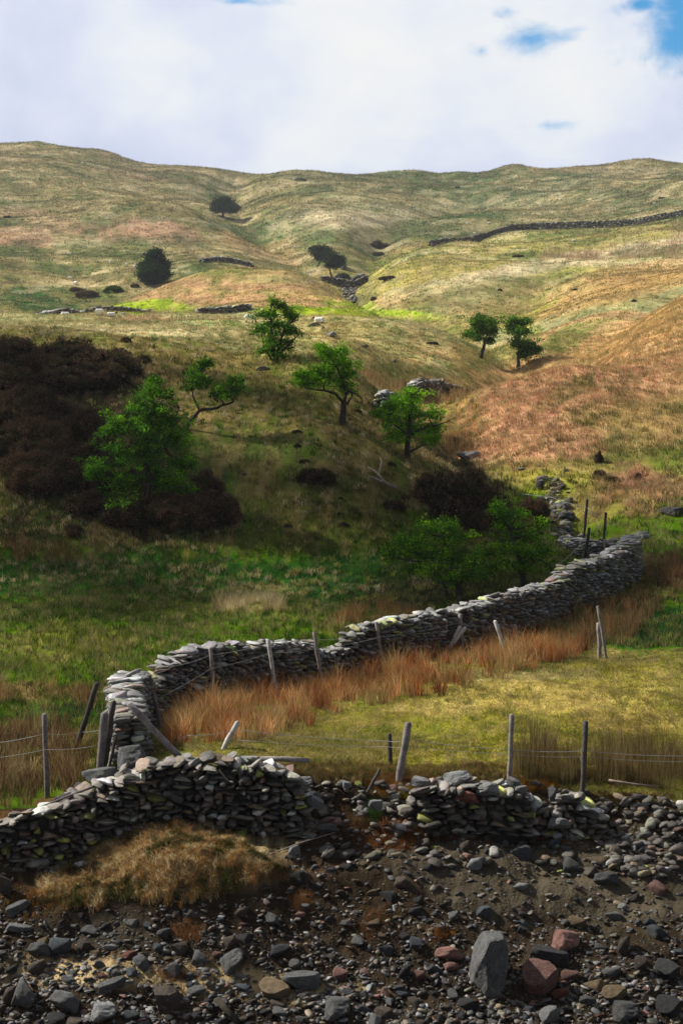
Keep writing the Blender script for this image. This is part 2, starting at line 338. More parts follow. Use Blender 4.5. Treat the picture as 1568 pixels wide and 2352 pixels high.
def cover(px, row, d, lo=False):
    """albedo of the vegetation or soil at ground points (arrays)"""
    n = len(px); C = np.zeros((n, 3))
    u = (px - CX) / F; l = np.log(d); x = u * d; d = fmi(px, d)
    n1 = fbm(u * 55, l * 11, 4, 5); n2 = fbm(u * 260, l * 40, 3, 9); n3 = fbm(u * 18, l * 4, 3, 77)
    dj = d * (1 + .05 * n1 * sstep(30, 60, d))
    for d0, d1, c in LAYERS:
        w = (dj >= d0) & (dj < d1); C[w] = c
    # enclosed pasture this side of the long wall
    wl = np.interp(px + 14 * n1, [-900, 330, 345, 480, 700, 1050, 1240, 1440, 1600, 2200], [9e3, 9e3, 1685, 1605, 1550, 1470, 1460, 1495, 1490, 1485])
    C[(row > wl) & (d > 24.9) & (d < 37)] = YGRN
    for (cx, cy, rx, ry, rot, c, st, a, b) in PATCH:
        w = np.where((d > a) & (d < b) & (np.abs(px - cx) < 1.7 * max(rx, ry)))[0]
        if not len(w): continue
        t = math.radians(rot); dx = px[w] - cx; dy = row[w] - cy
        r = np.sqrt(((dx * math.cos(t) + dy * math.sin(t)) / rx) ** 2 + ((-dx * math.sin(t) + dy * math.cos(t)) / ry) ** 2)
        m = st * sstep(1.25, .75, r + n1[w] * .45 + n2[w] * .3)
        C[w] += (np.array(c) - C[w]) * m[:, None]
    veg = sstep(24.6, 25.2, d)
    n4 = fbm(u * 26 + l * 3, l * 17, 4, 31); n5 = fbm(u * 50 - l * 9, l * 50, 3, 37); far = sstep(225, 300, d)
    for q_, cc_, st_ in ((sstep(.06, .30, n4), DGRN, .55), (sstep(.06, .30, -n4), (.27, .19, .10), .3), (sstep(.15, .4, n5), PALE, .3), (sstep(.2, .42, -n5), (.07, .07, .035), .5)):
        k = (q_ * st_ * far)[:, None]; C = C * (1 - k) + np.array(cc_) * k
    n6 = fbm(u * 110, l * 34, 4, 43); mid = sstep(46, 52, d) * sstep(300, 200, d)
    for q_, cc_, st_ in ((sstep(.1, .35, n6), (.06, .10, .02), .45), (sstep(.1, .35, -n6), (.26, .18, .09), .35)):
        k = (q_ * st_ * mid * (1 - .6 * sstep(1020, 1120, px - (d - 70) * 1.5)))[:, None]; C = C * (1 - k) + np.array(cc_) * k
    # mottling: greener and strawier clumps
    k = (sstep(.05, .5, n2) * .35 * veg)[:, None]; C = C * (1 - k) + np.array(STRAW) * k * .8 * (C.mean(1, keepdims=True) / .16).clip(.25, 1.1)
    k = (sstep(.0, .5, -n2 + n3 * .5) * .35 * veg)[:, None]; C = C * (1 - k * .9) + np.array(GRN) * k * .7
    C *= (1 + .25 * n3 * veg)[:, None]
    C = np.where((veg > .5)[:, None], C * (1 + .16 * sstep(60, 130, d))[:, None], C)
    m = C.mean(1, keepdims=True); C = m + (C - m) * (1 + .22 * veg * sstep(330, 120, d) - .05 * sstep(250, 500, d))[:, None]
    return C.clip(.004, .8)

def cover_at(x, y):
    z = hq(x, y); return cover(CX + F * x / y, CY - F * z / y, y)

ROW = CY - F * ZZ / DD
TC = cover((CX + F * UU).ravel(), ROW.ravel(), DD.ravel())
nr, nc = ZZ.shape
V = np.stack([XX, YY, ZZ + CZ], -1).reshape(-1, 3)
i = np.arange(nr * nc).reshape(nr, nc)
quads = np.stack([i[:-1, :-1], i[:-1, 1:], i[1:, 1:], i[1:, :-1]], -1).reshape(-1, 4)
land = obj('ground', mesh_np('ground', V, quads, TC, M['land'], smooth=True)); tag(land, kind='structure')

# ------------------------------------------------------------------ camera, sun, sky
cam = bpy.data.cameras.new('camera'); cam.sensor_fit = 'HORIZONTAL'; cam.sensor_width = 24; cam.lens = F / 1568 * 24
cam.clip_end = 5000; cam.clip_start = .1
co = bpy.data.objects.new('camera', cam); COL.objects.link(co); co.location = (0, 0, CZ); co.rotation_euler = (math.pi / 2, 0, 0)
SC.camera = co
SUN = Vector((-.72, .17, .68)).normalized()
sl = bpy.data.lights.new('sun', 'SUN'); sl.energy = 5.0; sl.angle = math.radians(.6); sl.color = (1, .94, .84)
so = bpy.data.objects.new('sun', sl); COL.objects.link(so); so.rotation_euler = SUN.to_track_quat('Z', 'Y').to_euler(); so.location = (0, 0, 60)
Wd = bpy.data.worlds.new('World'); SC.world = Wd; Wd.use_nodes = True
t = Wd.node_tree; N = t.nodes; L = t.links; N.clear()
out = N.new('ShaderNodeOutputWorld')
sky = N.new('ShaderNodeTexSky'); sky.sky_type = 'NISHITA'; sky.sun_disc = False
sky.sun_elevation = math.asin(SUN.z); sky.sun_rotation = math.atan2(SUN.x, SUN.y)
bg1 = N.new('ShaderNodeBackground'); bg1.inputs[1].default_value = .115
hs = N.new('ShaderNodeHueSaturation'); hs.inputs['Saturation'].default_value = 1.6; hs.inputs['Hue'].default_value = .49
L.new(sky.outputs[0], hs.inputs['Color']); L.new(hs.outputs[0], bg1.inputs[0])
tc = N.new('ShaderNodeTexCoord'); dirv = tc.outputs['Generated']
def m_(op, a, b=None, c=None):
    n = N.new('ShaderNodeMath'); n.operation = op
    for i, v in enumerate((a, b, c)):
        if v is None: continue
        if isinstance(v, (int, float)): n.inputs[i].default_value = v
        else: L.new(v, n.inputs[i])
    return n.outputs[0]
mp = N.new('ShaderNodeMapping'); mp.inputs['Scale'].default_value = (1, 1, 1.35); L.new(dirv, mp.inputs[0])
n1 = noise(N, L, mp.outputs[0], 3.2, 9, .55, .3).outputs['Fac']
n2 = noise(N, L, mp.outputs[0], 14., 8, .6, .4).outputs['Fac']
n3 = noise(N, L, mp.outputs[0], 7.5, 5, .5, .2).outputs['Fac']
# gaps of clear sky: centre direction (picture column, row), half-width, half-height
gap = None
for (gx, gy, rx, ry, st) in [(1590,70,120,125,1.35),(1470,10,60,22,.8),(1215,90,75,34,.70),(1105,117,24,18,.6),(1262,287,70,14,.5),(540,2,90,12,.55),(1500,110,60,60,.55),(2300,-300,420,300,1.),(-900,-100,350,200,1.),(1165,25,25,12,.4)]:
    v = Vector(((gx - CX) / F, 1, (CY - gy) / F)); sc = v.length
    sub = N.new('ShaderNodeVectorMath'); sub.operation = 'SUBTRACT'; L.new(dirv, sub.inputs[0]); sub.inputs[1].default_value = v.normalized()
    mul = N.new('ShaderNodeVectorMath'); mul.operation = 'MULTIPLY'; L.new(sub.outputs[0], mul.inputs[0])
    mul.inputs[1].default_value = (F / rx * sc, 1.2, F / ry * sc)
    ln = N.new('ShaderNodeVectorMath'); ln.operation = 'LENGTH'; L.new(mul.outputs[0], ln.inputs[0])
    g = m_('MULTIPLY', m_('SUBTRACT', 1.25, ln.outputs['Value']), st)
    g = m_('MAXIMUM', g, -.8)
    gap = g if gap is None else m_('MAXIMUM', gap, g)
gsum = m_('ADD', gap, m_('MULTIPLY', m_('SUBTRACT', n2, .5), 3.6))
gr = N.new('ShaderNodeMapRange'); gr.interpolation_type = 'SMOOTHSTEP'; L.new(gsum, gr.inputs[0])
gr.inputs[1].default_value = .1; gr.inputs[2].default_value = 1.15
# cloud brightness: whiter lumps and lavender-grey hollows; brighter ahead towards the sun, duller behind
cr = ramp(N, L, m_('ADD', m_('MULTIPLY', n1, .6), m_('MULTIPLY', n3, .4)), [(.42, (.38, .42, .55)), (.49, (.46, .495, .595)), (.55, (.55, .575, .61)), (.62, (.60, .605, .60))])
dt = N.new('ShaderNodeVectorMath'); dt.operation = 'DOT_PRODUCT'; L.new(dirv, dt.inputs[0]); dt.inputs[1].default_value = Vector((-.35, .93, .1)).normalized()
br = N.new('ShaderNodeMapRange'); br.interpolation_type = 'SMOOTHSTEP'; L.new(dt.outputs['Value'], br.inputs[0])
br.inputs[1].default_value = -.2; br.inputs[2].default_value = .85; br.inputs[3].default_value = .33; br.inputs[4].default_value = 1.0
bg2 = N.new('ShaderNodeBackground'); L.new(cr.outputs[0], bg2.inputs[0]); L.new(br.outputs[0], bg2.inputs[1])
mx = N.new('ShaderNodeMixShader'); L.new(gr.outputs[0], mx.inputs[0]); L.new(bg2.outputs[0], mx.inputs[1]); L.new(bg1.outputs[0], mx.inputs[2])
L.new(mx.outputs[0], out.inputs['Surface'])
SC.view_settings.view_transform = 'Standard'; SC.view_settings.look = 'None'; SC.view_settings.exposure = .6; SC.view_settings.gamma = 1

cl = []; r_ = np.random.default_rng(5); cv_, cf_ = None, None
b_ = bmesh.new(); bmesh.ops.create_icosphere(b_, subdivisions=2, radius=1); cv_ = np.array([x.co[:] for x in b_.verts]); cf_ = np.array([[q.index for q in p.verts] for p in b_.faces]); b_.free()
CV, CT, o_ = [], [], 0  # unseen cloud added out of frame, its puffs placed to shade the slope
S_ = np.array(SUN)
for (px, row, rad) in [(0,830,5.),(0,950,6),(0,1080,6),(0,1200,6),(-150,900,8),(-150,1150,8),(150,850,4.5),(200,960,6),(200,1080,6),(200,1200,6),(330,880,5),(400,980,6),(400,1120,6),(420,1240,6),(120,1300,5),(560,1020,5.5),(600,1140,6),(620,1250,6),(300,1330,4.5),(500,1350,4.5),(720,1080,5),(780,1180,5.5),(820,1270,5),(720,1340,4.5),(900,1120,4.5),(960,1220,5.5),(980,1320,4.5),(1080,1230,4.5),(1120,1310,4.5),(1230,1300,3.5),(860,1390,3.),(500,920,4.5),(1330,1330,3.5),(1450,1400,3.5),(1560,1380,4),(1700,1380,5)]:
    c_ = np.array(hit(px, row)); k_ = int(.05 * (rad / 1.5) ** 2) + 1
    for _ in range(k_):
        a_ = r_.uniform(0, 6.28); q_ = rad * math.sqrt(r_.random()); g_ = c_ + np.array([math.cos(a_) * q_, math.sin(a_) * q_, 0])
        p = g_ + S_ * (235 + r_.uniform(-5, 5) - g_[2]) / S_[2]; rr_ = 1.5 * r_.uniform(.7, 1.4)
        q = cv_ * (1 + .4 * fbm(cv_[:, 0] * 1.8 + px, cv_[:, 1] * 1.8 + cv_[:, 2], 4, 7))[:, None] * np.array([rr_, rr_ * 1.05, rr_ * .7]) * 1.15
        CV.append(q + p); CT.append(cf_ + o_); o_ += len(cv_)
mc, t, N, L = nt('shade_cloud'); o1 = N.new('ShaderNodeOutputMaterial'); d1_ = N.new('ShaderNodeBsdfDiffuse'); d1_.inputs[0].default_value = (.85, .87, .9, 1); L.new(d1_.outputs[0], o1.inputs[0])
tag(obj('shade_cloud', mesh_np('shade_cloud', np.concatenate(CV), np.concatenate(CT), None, mc, smooth=True)), kind='structure')

mh, t, N, L = nt('haze'); o1 = N.new('ShaderNodeOutputMaterial'); pv = N.new('ShaderNodeVolumePrincipled')
pv.inputs['Color'].default_value = (.86, .9, .97, 1); pv.inputs['Density'].default_value = .00014; pv.inputs['Anisotropy'].default_value = .2; L.new(pv.outputs[0], o1.inputs['Volume'])
hv_ = np.array([(x, y, z) for x in (-420, 420) for y in (-12, 930) for z in (float(ZZ.min()) + CZ - 1, float(ZZ.max()) + CZ + 6)])
hq_ = np.array([(0,1,3,2),(4,6,7,5),(0,4,5,1),(2,3,7,6),(0,2,6,4),(1,5,7,3)])
tag(obj('haze', mesh_np('haze', hv_, hq_, None, mh)), kind='stuff')

# ------------------------------------------------------------------ stones
def ico(sub):
    b = bmesh.new(); bmesh.ops.create_icosphere(b, subdivisions=sub, radius=1)
    v = np.array([x.co[:] for x in b.verts]); f = np.array([[q.index for q in p.verts] for p in b.faces]); b.free(); return v, f
def rockshape(sub, seed, planes=9, lo=.55, hi=.85, rough=.05, boxy=0):
    r = np.random.default_rng(seed); v, f = ico(sub)
    if boxy: v = np.sign(v) * np.abs(v) ** boxy; v[:, 0] += v[:, 2] * r.uniform(-.25, .25); v[:, :2] *= (1 - .15 * v[:, 2:] * r.uniform(-1, 1))
    for k in range(planes):
        nn = r.normal(size=3) * (1 if k else np.array([.2, .2, 3])); nn /= np.linalg.norm(nn); dd = r.uniform(lo, hi)
        s = v @ nn - dd; w = s > 0; v[w] -= s[w, None] * nn * .96
    nz = fbm(v[:, 0] * 2.2 + 9 * seed, v[:, 1] * 2.2 + v[:, 2] * 1.7, 3, seed)
    v *= (1 + rough * 2 * nz)[:, None]
    v -= (v.max(0) + v.min(0)) / 2; v /= (v.max(0) - v.min(0)) / 2
    return v, f
R1 = [rockshape(1, 100 + i, 4, .6, .9, 0) for i in range(8)]
R2 = [rockshape(2, 200 + i, 9, .38, .72, .09) for i in range(9)] + [rockshape(2, 230 + i, 8, .62, .95, .07, .62) for i in range(9)]
R3 = [rockshape(3, 300 + i, 10, .36, .72, .09) for i in range(9)] + [rockshape(3, 330 + i, 8, .62, .95, .07, .62) for i in range(9)]
R5 = [rockshape(5, 400 + i, 12, .62, .92, .05, .60) for i in range(5)] + [rockshape(5, 430 + i, 12, .42, .74, .08) for i in range(3)]
def leaning():
    v, f = ico(5); v = np.sign(v) * np.abs(v) ** .55
    r = np.random.default_rng(9)
    for nn, dd in (((.75, -.2, .7), 1.0), ((-.85, -.1, .45), .95), ((-.5, -.3, -.85), .98), ((.8, -.2, -.5), .95), ((.1, -1, .05), .62), ((.5, -.8, .1), .78), ((-.4, -.85, -.2), .82), ((.95, -.3, .1), .9)):
        nn = np.array(nn) / np.linalg.norm(nn); s = v @ nn - dd; w = s > 0; v[w] -= s[w, None] * nn * .95
    v *= (1 + .10 * fbm(v[:, 0] * 2 + 4, v[:, 1] * 2 + v[:, 2] * 1.3, 5, 3))[:, None]
    v[:, 0] += .22 * v[:, 2]; v[:, 0] *= 1 - .06 * v[:, 2]
    v -= (v.max(0) + v.min(0)) / 2; v /= (v.max(0) - v.min(0)) / 2; return v, f
R5.append(leaning())

def rotm(yaw, tx, ty):
    """(N,3,3) rotation matrices: tilt about x and y then yaw about z"""
    cz, sz = np.cos(yaw), np.sin(yaw); cx, sx = np.cos(tx), np.sin(tx); cy, sy = np.cos(ty), np.sin(ty)
    o = np.zeros_like(cz); I = np.ones_like(cz)
    Rz = np.stack([cz, -sz, o, sz, cz, o, o, o, I], -1).reshape(-1, 3, 3)
    Rx = np.stack([I, o, o, o, cx, -sx, o, sx, cx], -1).reshape(-1, 3, 3)
    Ry = np.stack([cy, o, sy, o, I, o, -sy, o, cy], -1).reshape(-1, 3, 3)
    return Rz @ Rx @ Ry
def rocks_merged(lib, pos, size, R, colr, r=rng):
    """pos (N,3), size (N,3) half sizes, R (N,3,3), colours (N,3) -> V, T, C"""
    pos, size, colr = map(np.asarray, (pos, size, colr)); N_ = len(pos); pick = r.integers(0, len(lib), N_)
    Vs, Ts, Cs = [], [], []; off = 0
    for k in range(len(lib)):
        w = np.where(pick == k)[0]
        if not len(w): continue
        v, f = lib[k]
        X = np.einsum('nij,nvj->nvi', R[w], v[None] * size[w, None, :]) + pos[w, None, :]
        Vs.append(X.reshape(-1, 3)); Ts.append((f[None] + (np.arange(len(w)) * len(v))[:, None, None]).reshape(-1, 3) + off)
        Cs.append(np.repeat(colr[w], len(v), 0)); off += len(w) * len(v)
    return np.concatenate(Vs), np.concatenate(Ts), np.concatenate(Cs)

def stone_cols(n, kind='wall', r=rng):
    pal = {'wall': [(.13,.13,.125),(.17,.17,.165),(.23,.23,.22),(.085,.08,.07),(.15,.13,.10),(.32,.33,.31),(.26,.27,.10),(.17,.11,.085)],
           'dark': [(.082,.074,.062),(.105,.097,.082),(.15,.14,.12),(.05,.043,.034),(.13,.10,.065),(.34,.34,.31),(.22,.24,.06),(.11,.065,.045)],
           'scree': [(.06,.063,.064),(.10,.10,.098),(.034,.033,.031),(.12,.105,.08),(.20,.205,.20),(.085,.065,.048),(.20,.10,.075),(.22,.18,.12)]}[kind]
    pr = {'wall': [.2,.2,.15,.17,.12,.07,.06,.03], 'dark': [.2,.2,.15,.2,.12,.06,.04,.03], 'scree': [.16,.14,.22,.2,.06,.16,.025,.045]}[kind]
    c = np.array(pal)[r.choice(len(pal), n, p=np.array(pr) / sum(pr))]
    if kind == 'scree': c = c * .88
    return (c * r.uniform(.7, 1.35, (n, 1)) * r.uniform(.93, 1.07, (n, 3))).clip(0, .6)

def wall(name, pts, thick, label, cat='dry stone wall', kind='wall', course=.082, slen=.175, group=None, lib=None, cap=True, tumble=0., front_only=False, seed=1, capcol=1.1, capf=1.):
    """pts: (x, y, base z, height) along the wall; every stone laid in courses, cap stones on top"""
    r = np.random.default_rng(seed); lib = lib or R2
    pts = [tuple(map(float, p)) for p in pts]
    xy = np.array([[p[0], p[1]] for p in pts]); seg = np.hypot(*np.diff(xy, axis=0).T); S = np.concatenate([[0], np.cumsum(seg)]); Ltot = S[-1]
    bz = np.array([p[2] for p in pts]); hh = np.array([p[3] for p in pts])
    def at(s):
        s = np.clip(s, 0, Ltot); x = np.interp(s, S, xy[:, 0]); y = np.interp(s, S, xy[:, 1])
        e = .15; tx = np.interp(s + e, S, xy[:, 0]) - np.interp(s - e, S, xy[:, 0]); ty = np.interp(s + e, S, xy[:, 1]) - np.interp(s - e, S, xy[:, 1])
        q = np.hypot(tx, ty) + 1e-9; return x, y, tx / q, ty / q
    pos, size, yaw, tx_, ty_, col = [], [], [], [], [], []
    hmax = hh.max() + .1; nc = int(hmax / course) + 1
    sides = (-1,) if front_only else (-1, 1)
    for side in sides:
        z = -.08
        while z < hmax:
            ch = course * r.uniform(.7, 1.4); s = -r.uniform(0, slen)
            while s < Ltot:
                l = slen * r.choice([.55, .8, 1., 1.3, 1.9], p=[.22, .28, .25, .17, .08]) * r.uniform(.85, 1.15)
                sm = s + l / 2; s += l * .97
                zt = z + ch / 2 + .04 * vnoise(np.array([sm * .8]), np.array([z * 2]), seed)[0] + .07 * (vnoise(np.array([sm * .35]), np.array([side]), seed + 5)[0] - .5)
                H = np.interp(sm, S, hh) + .05 * (vnoise(np.array([sm * 1.3]), np.array([0.]), seed)[0] - .5)
                if zt > H - (.05 if cap else 0): continue
                if tumble and r.random() < tumble * (zt / H) ** 2: continue
                x, y, ux, uy = at(sm); nx, ny = -uy, ux
                batter = thick / 2 * (1 - .18 * zt / max(H, .3))
                o_ = side * (batter - .08) * -1 + r.normal() * .032
                # side -1 faces the camera
                nn = 1 if (nx * -x + ny * -y) > 0 else -1
                o_ *= nn
                dep = thick * .30
                jz = ch * r.uniform(.7, 1.25) / 2
                pos.append((x + nx * o_, y + ny * o_, np.interp(sm, S, bz) + zt)); size.append((l / 2 * r.uniform(.85, 1.1), dep * r.uniform(.7, 1.1), jz * 1.06))
                yaw.append(math.atan2(uy, ux) + r.normal() * .09); tx_.append(r.normal() * .1); ty_.append(r.normal() * .14)
                col.append(1.0)
            z += ch * .98
    nf = len(pos)
    if cap:
        s = 0
        while s < Ltot:
            l = slen * r.uniform(.5, 1.35); sm = s + l / 2; s += l * r.uniform(.5, .95)
            x, y, ux, uy = at(sm); H = np.interp(sm, S, hh)
            for k in range(2 if thick > .45 else 1):
                off = (k - .5) * thick * .42 if thick > .45 else 0
                pos.append((x - uy * off + r.normal() * .03, y + ux * off + r.normal() * .03, np.interp(sm, S, bz) + H + r.uniform(-.07, .08) * capf))
                size.append((l * .62, thick * r.uniform(.28, .4), course * r.uniform(.35, .65))); yaw.append(math.atan2(uy, ux) + r.normal() * .3)
                tx_.append(r.normal() * .16); ty_.append(-.22 + r.normal() * .2)
            # a few thrown on top
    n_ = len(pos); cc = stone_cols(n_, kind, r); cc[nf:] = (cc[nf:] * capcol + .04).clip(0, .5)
    R = rotm(np.array(yaw), np.array(tx_), np.array(ty_))
    V, T, C = rocks_merged(lib, pos, size, R, cc, r)
    # earth-dark hearting inside, so no light shows through
    cv, ct = [], []; ns = max(4, int(Ltot / .4)); ss = np.linspace(.08, Ltot - .08, ns)
    for i_, s in enumerate(ss):
        x, y, ux, uy = at(s); H = max(.1, np.interp(s, S, hh) - .10); b = np.interp(s, S, bz)
        for (sd, zz) in ((-1, -.3), (-1, H), (1, H), (1, -.3)):
            w = (thick / 2 - .12) * sd * (1 if zz < 0 else .8)
            cv.append((x - uy * w, y + ux * w, b + zz))
        if i_:
            a = (i_ - 1) * 4; b_ = i_ * 4
            for q in range(3): ct += [(a + q, b_ + q, b_ + q + 1), (a + q, b_ + q + 1, a + q + 1)]
    ct += [(0, 1, 2), (0, 2, 3), (len(cv) - 4, len(cv) - 2, len(cv) - 3), (len(cv) - 4, len(cv) - 1, len(cv) - 2)]
    T = np.concatenate([T, np.array(ct) + len(V)]); V = np.concatenate([V, np.array(cv)]); C = np.concatenate([C, np.tile((.03, .027, .022), (len(cv), 1))])
    o = obj(name, mesh_np(name, V, T, C, M['stone'])); tag(o, label, cat, group); return o

def gp(px, d, h, sink=0): v = onground(px, d); return (v.x, v.y, v.z - sink, h)
# the long wall that climbs away to the right
long_pts = [gp(300,25.7,1.0), gp(285,27.2,1.15), gp(292,28.6,1.2), gp(312,29.7,1.15), gp(345,30.4,1.05), gp(378,30.9,1.22), gp(420,31.3,1.22), gp(480,31.9,1.12), gp(600,33,1.0), gp(700,33.9,.95), gp(742,34.3,.62), gp(775,34.5,.62),
            gp(815,34.8,1.08), gp(900,35.4,1.0), gp(1050,36.7,1.12), gp(1160,38,1.08), gp(1215,38.9,1.0), gp(1262,40.1,.95), gp(1300,41.2,1.1), gp(1380,42.8,1.2), gp(1440,44.3,1.15), gp(1448,46,1.0)]
wall('dry_stone_wall', long_pts, .62, 'long grey lichened dry stone wall winding across the field to the right', seed=3)
wall('dry_stone_wall', [gp(1425,46.6,.75), gp(1390,47.6,.55), gp(1352,48.8,.38), gp(1322,50.2,.26), gp(1300,51.6,.18)], .7, 'low broken stone wall above the bend of the long wall, beside the stream', seed=4, tumble=.4)
# the wall along the top of the eroded bank
nw = [(-520,23.8,.72), (-330,23.7,.72), (-150,23.6,.72), (0,23.5,.74), (90,23.6,.78), (190,23.9,.9), (290,24.05,1.07), (400,24.1,1.17), (500,24.1,1.17), (600,24.1,1.14), (665,24.15,.95), (700,24.2,.6)]
rows_base = {-520:2015, -330:2010, -150:2000, 0:1992, 90:1975, 190:1950, 290:1920, 400:1908, 500:1908, 600:1912, 665:1915, 700:1905}
near_pts = []
for x, d, h in nw:
    v = P(x, rows_base[x], d); near_pts.append((v.x, v.y, v.z, h))
wall('dry_stone_wall', near_pts, .75, 'dark curved retaining wall of flat stones at the top of the bank on the left', kind='dark', course=.078, slen=.21, lib=R3, seed=5, tumble=.12, capcol=1.35)
def np_(x, row, d, h): v = P(x, row, d); return (v.x, v.y, v.z, h)
wall('dry_stone_wall', [np_(940,1905,24.35,.5), np_(975,1902,24.3,.70), np_(1080,1900,24.3,.76), np_(1160,1902,24.3,.66), np_(1215,1905,24.35,.5)], .7, 'short tumbled wall piece topped by a big pale slab beside the gap', kind='dark', course=.08, slen=.22, lib=R3, seed=6, tumble=.4, capcol=1.6)
wall('dry_stone_wall', [np_(1235,1915,24.4,.35), np_(1275,1916,24.35,.55), np_(1330,1912,24.35,.6), np_(1372,1912,24.4,.35)], .6, 'small collapsed wall stub at the right end of the bank wall, below two posts', kind='dark', course=.09, slen=.22, lib=R3, seed=7, tumble=.35, capcol=1.5)
wall('dry_stone_wall', [np_(690,1925,24.3,.45), np_(770,1920,24.4,.42), np_(860,1915,24.5,.38), np_(945,1905,24.45,.5)], .5, 'slumped low stretch of stones in the gap of the bank wall', kind='dark', course=.12, slen=.28, lib=R3, seed=8, tumble=.8, cap=False)
# sheepfold ruin below the meadow
wall('sheepfold_wall', [gp(950,90,.8), gp(960,92,1.0), gp(985,94,1.15), gp(1006,95,1.15), gp(1012,95.2,1.05)], .7, 'ruined sheepfold wall of grey stone, left part with a rounded end', kind='dark', course=.13, slen=.34, seed=9, group=None, capcol=1.4)
wall('sheepfold_wall', [gp(1014,95.2,1.0), gp(1050,96.5,1.0), gp(1085,97.5,1.0), gp(1101,98,.8)], .7, 'ruined sheepfold wall of darker stone, long part running right to the bracken bank', kind='dark', course=.13, slen=.34, seed=10, capcol=1.4)
def gh(px, row, h, dm=0): v = hit(px, row, dm); return (v.x, v.y, v.z, h)
wall('sheepfold_wall', [gh(872,948,.75), gh(878,947,.9), gh(890,944,.7), gh(905,935,.5)], .5, 'broken pale pillar of sheepfold wall half hidden behind the bright hawthorn', kind='wall', course=.13, slen=.34, seed=11, capcol=1.4)
# ruined walls out on the hill
wall('ruined_wall', [gp(70,176,.25), gp(110,178,.45), gp(150,180,.75), gp(185,181,.3), gp(225,182,.8), gp(262,182,.75), gp(300,183,.6), gp(342,184,.4)], 1.1, 'low ruined wall on the meadow under the resting sheep', kind='wall', course=.22, slen=.6, seed=12, tumble=.3, capcol=1.5)
wall('ruined_wall', [gp(452,182,.5), gp(490,183,.6), gp(530,184,.8), gp(572,185,.6)], 1.0, 'short ruined wall left of the upright hawthorn at the foot of the mound', kind='wall', course=.22, slen=.6, seed=13, tumble=.2, capcol=1.4)
wall('ruined_wall', [gp(462,300,.6), gp(492,303,1.0), gp(530,306,1.1), gp(575,310,.8)], 1.2, 'thin ruined wall climbing the slope behind the mound', kind='wall', course=.35, slen=.9, seed=14, tumble=.2, capcol=1.6)
wall('field_wall', [gp(740,288,1.6), gp(775,288,1.9), gp(810,289,1.8), gp(842,290,1.6)], 1.2, 'dark field wall crossing the stream gully beyond the small trees', kind='dark', course=.3, slen=.8, seed=15)
fw = [(a, b, c * .78) for a, b, c in [(988,396,1.6),(1020,400,2.0),(1060,404,2.0),(1110,406,2.0),(1170,408,2.1),(1230,408,2.1),(1280,406,2.2),(1340,403,2.3),(1400,400,2.3),(1450,398,2.2),(1510,394,2.1),(1575,390,2.0),(1680,386,1.9)]]
wall('field_wall', [gp(*p) for p in fw], 1.3, 'long dark field wall curving up the hill to the right edge', kind='dark', course=.4, slen=1.1, seed=16, capcol=1.1)

# ------------------------------------------------------------------ loose stones
COLS = {'slate grey': (.105,.108,.106), 'dark slate': (.036,.037,.038), 'brown': (.09,.07,.052), 'pink': (.24,.125,.10), 'pale grey': (.26,.265,.26), 'blue-grey': (.075,.088,.10), 'ochre': (.20,.145,.08), 'reddish': (.20,.075,.05)}
RM = {}
for k in COLS:
    COLS[k] = tuple(v * {'pale grey': .95, 'pink': .95, 'slate grey': 1.05}.get(k, .9) for v in COLS[k])
for k, c in COLS.items():
    RM[k] = tint_mat('rock_' + k.replace(' ', '_').replace('-', '_'), [2.2, 9., 30.], .34, .7, 1., 14., .06, spec=.3, base=c, obj_rand=.3, lichen=([(3.5, .66, (.28, .28, .26))] if k in ('slate grey', 'pale grey', 'brown') else None))
_mc = {}
def stone(name, px, row, w, h, col, label=None, group=None, cat='stone', d=None, lib=None, shape=None, yaw=None, depth=None, tilt=0., roll=0., sink=.25, dmin=0, flat=False):
    p = hit(px, row, dmin) if d is None else P(px, row, d)
    s = p.y / F; lib_n = {id(R3): 'a', id(R5): 'b', id(R2): 'c'}[id(lib or R3)]
    L_ = lib or R3; i_ = random.randrange(len(L_)) if shape is None else shape
    k = (lib_n, i_, col)
    if k not in _mc: _mc[k] = mesh_np('stone', *L_[i_], None, RM[col], smooth=(lib_n == 'b'))
    o = obj(name, _mc[k])
    hw, hh = w * s / 2, h * s / 2
    hd = (depth * s / 2) if depth else (hw + hh) / 2 * random.uniform(.8, 1.2)
    o.scale = (hw, hd, hh)
    o.rotation_euler = (tilt, roll, yaw if yaw is not None else random.uniform(-.5, .5))
    o.location = (p.x, p.y + hd * .35, p.z + hh * (1 - 2 * sink) if d is None else p.z)
    tag(o, label, cat, group); return o
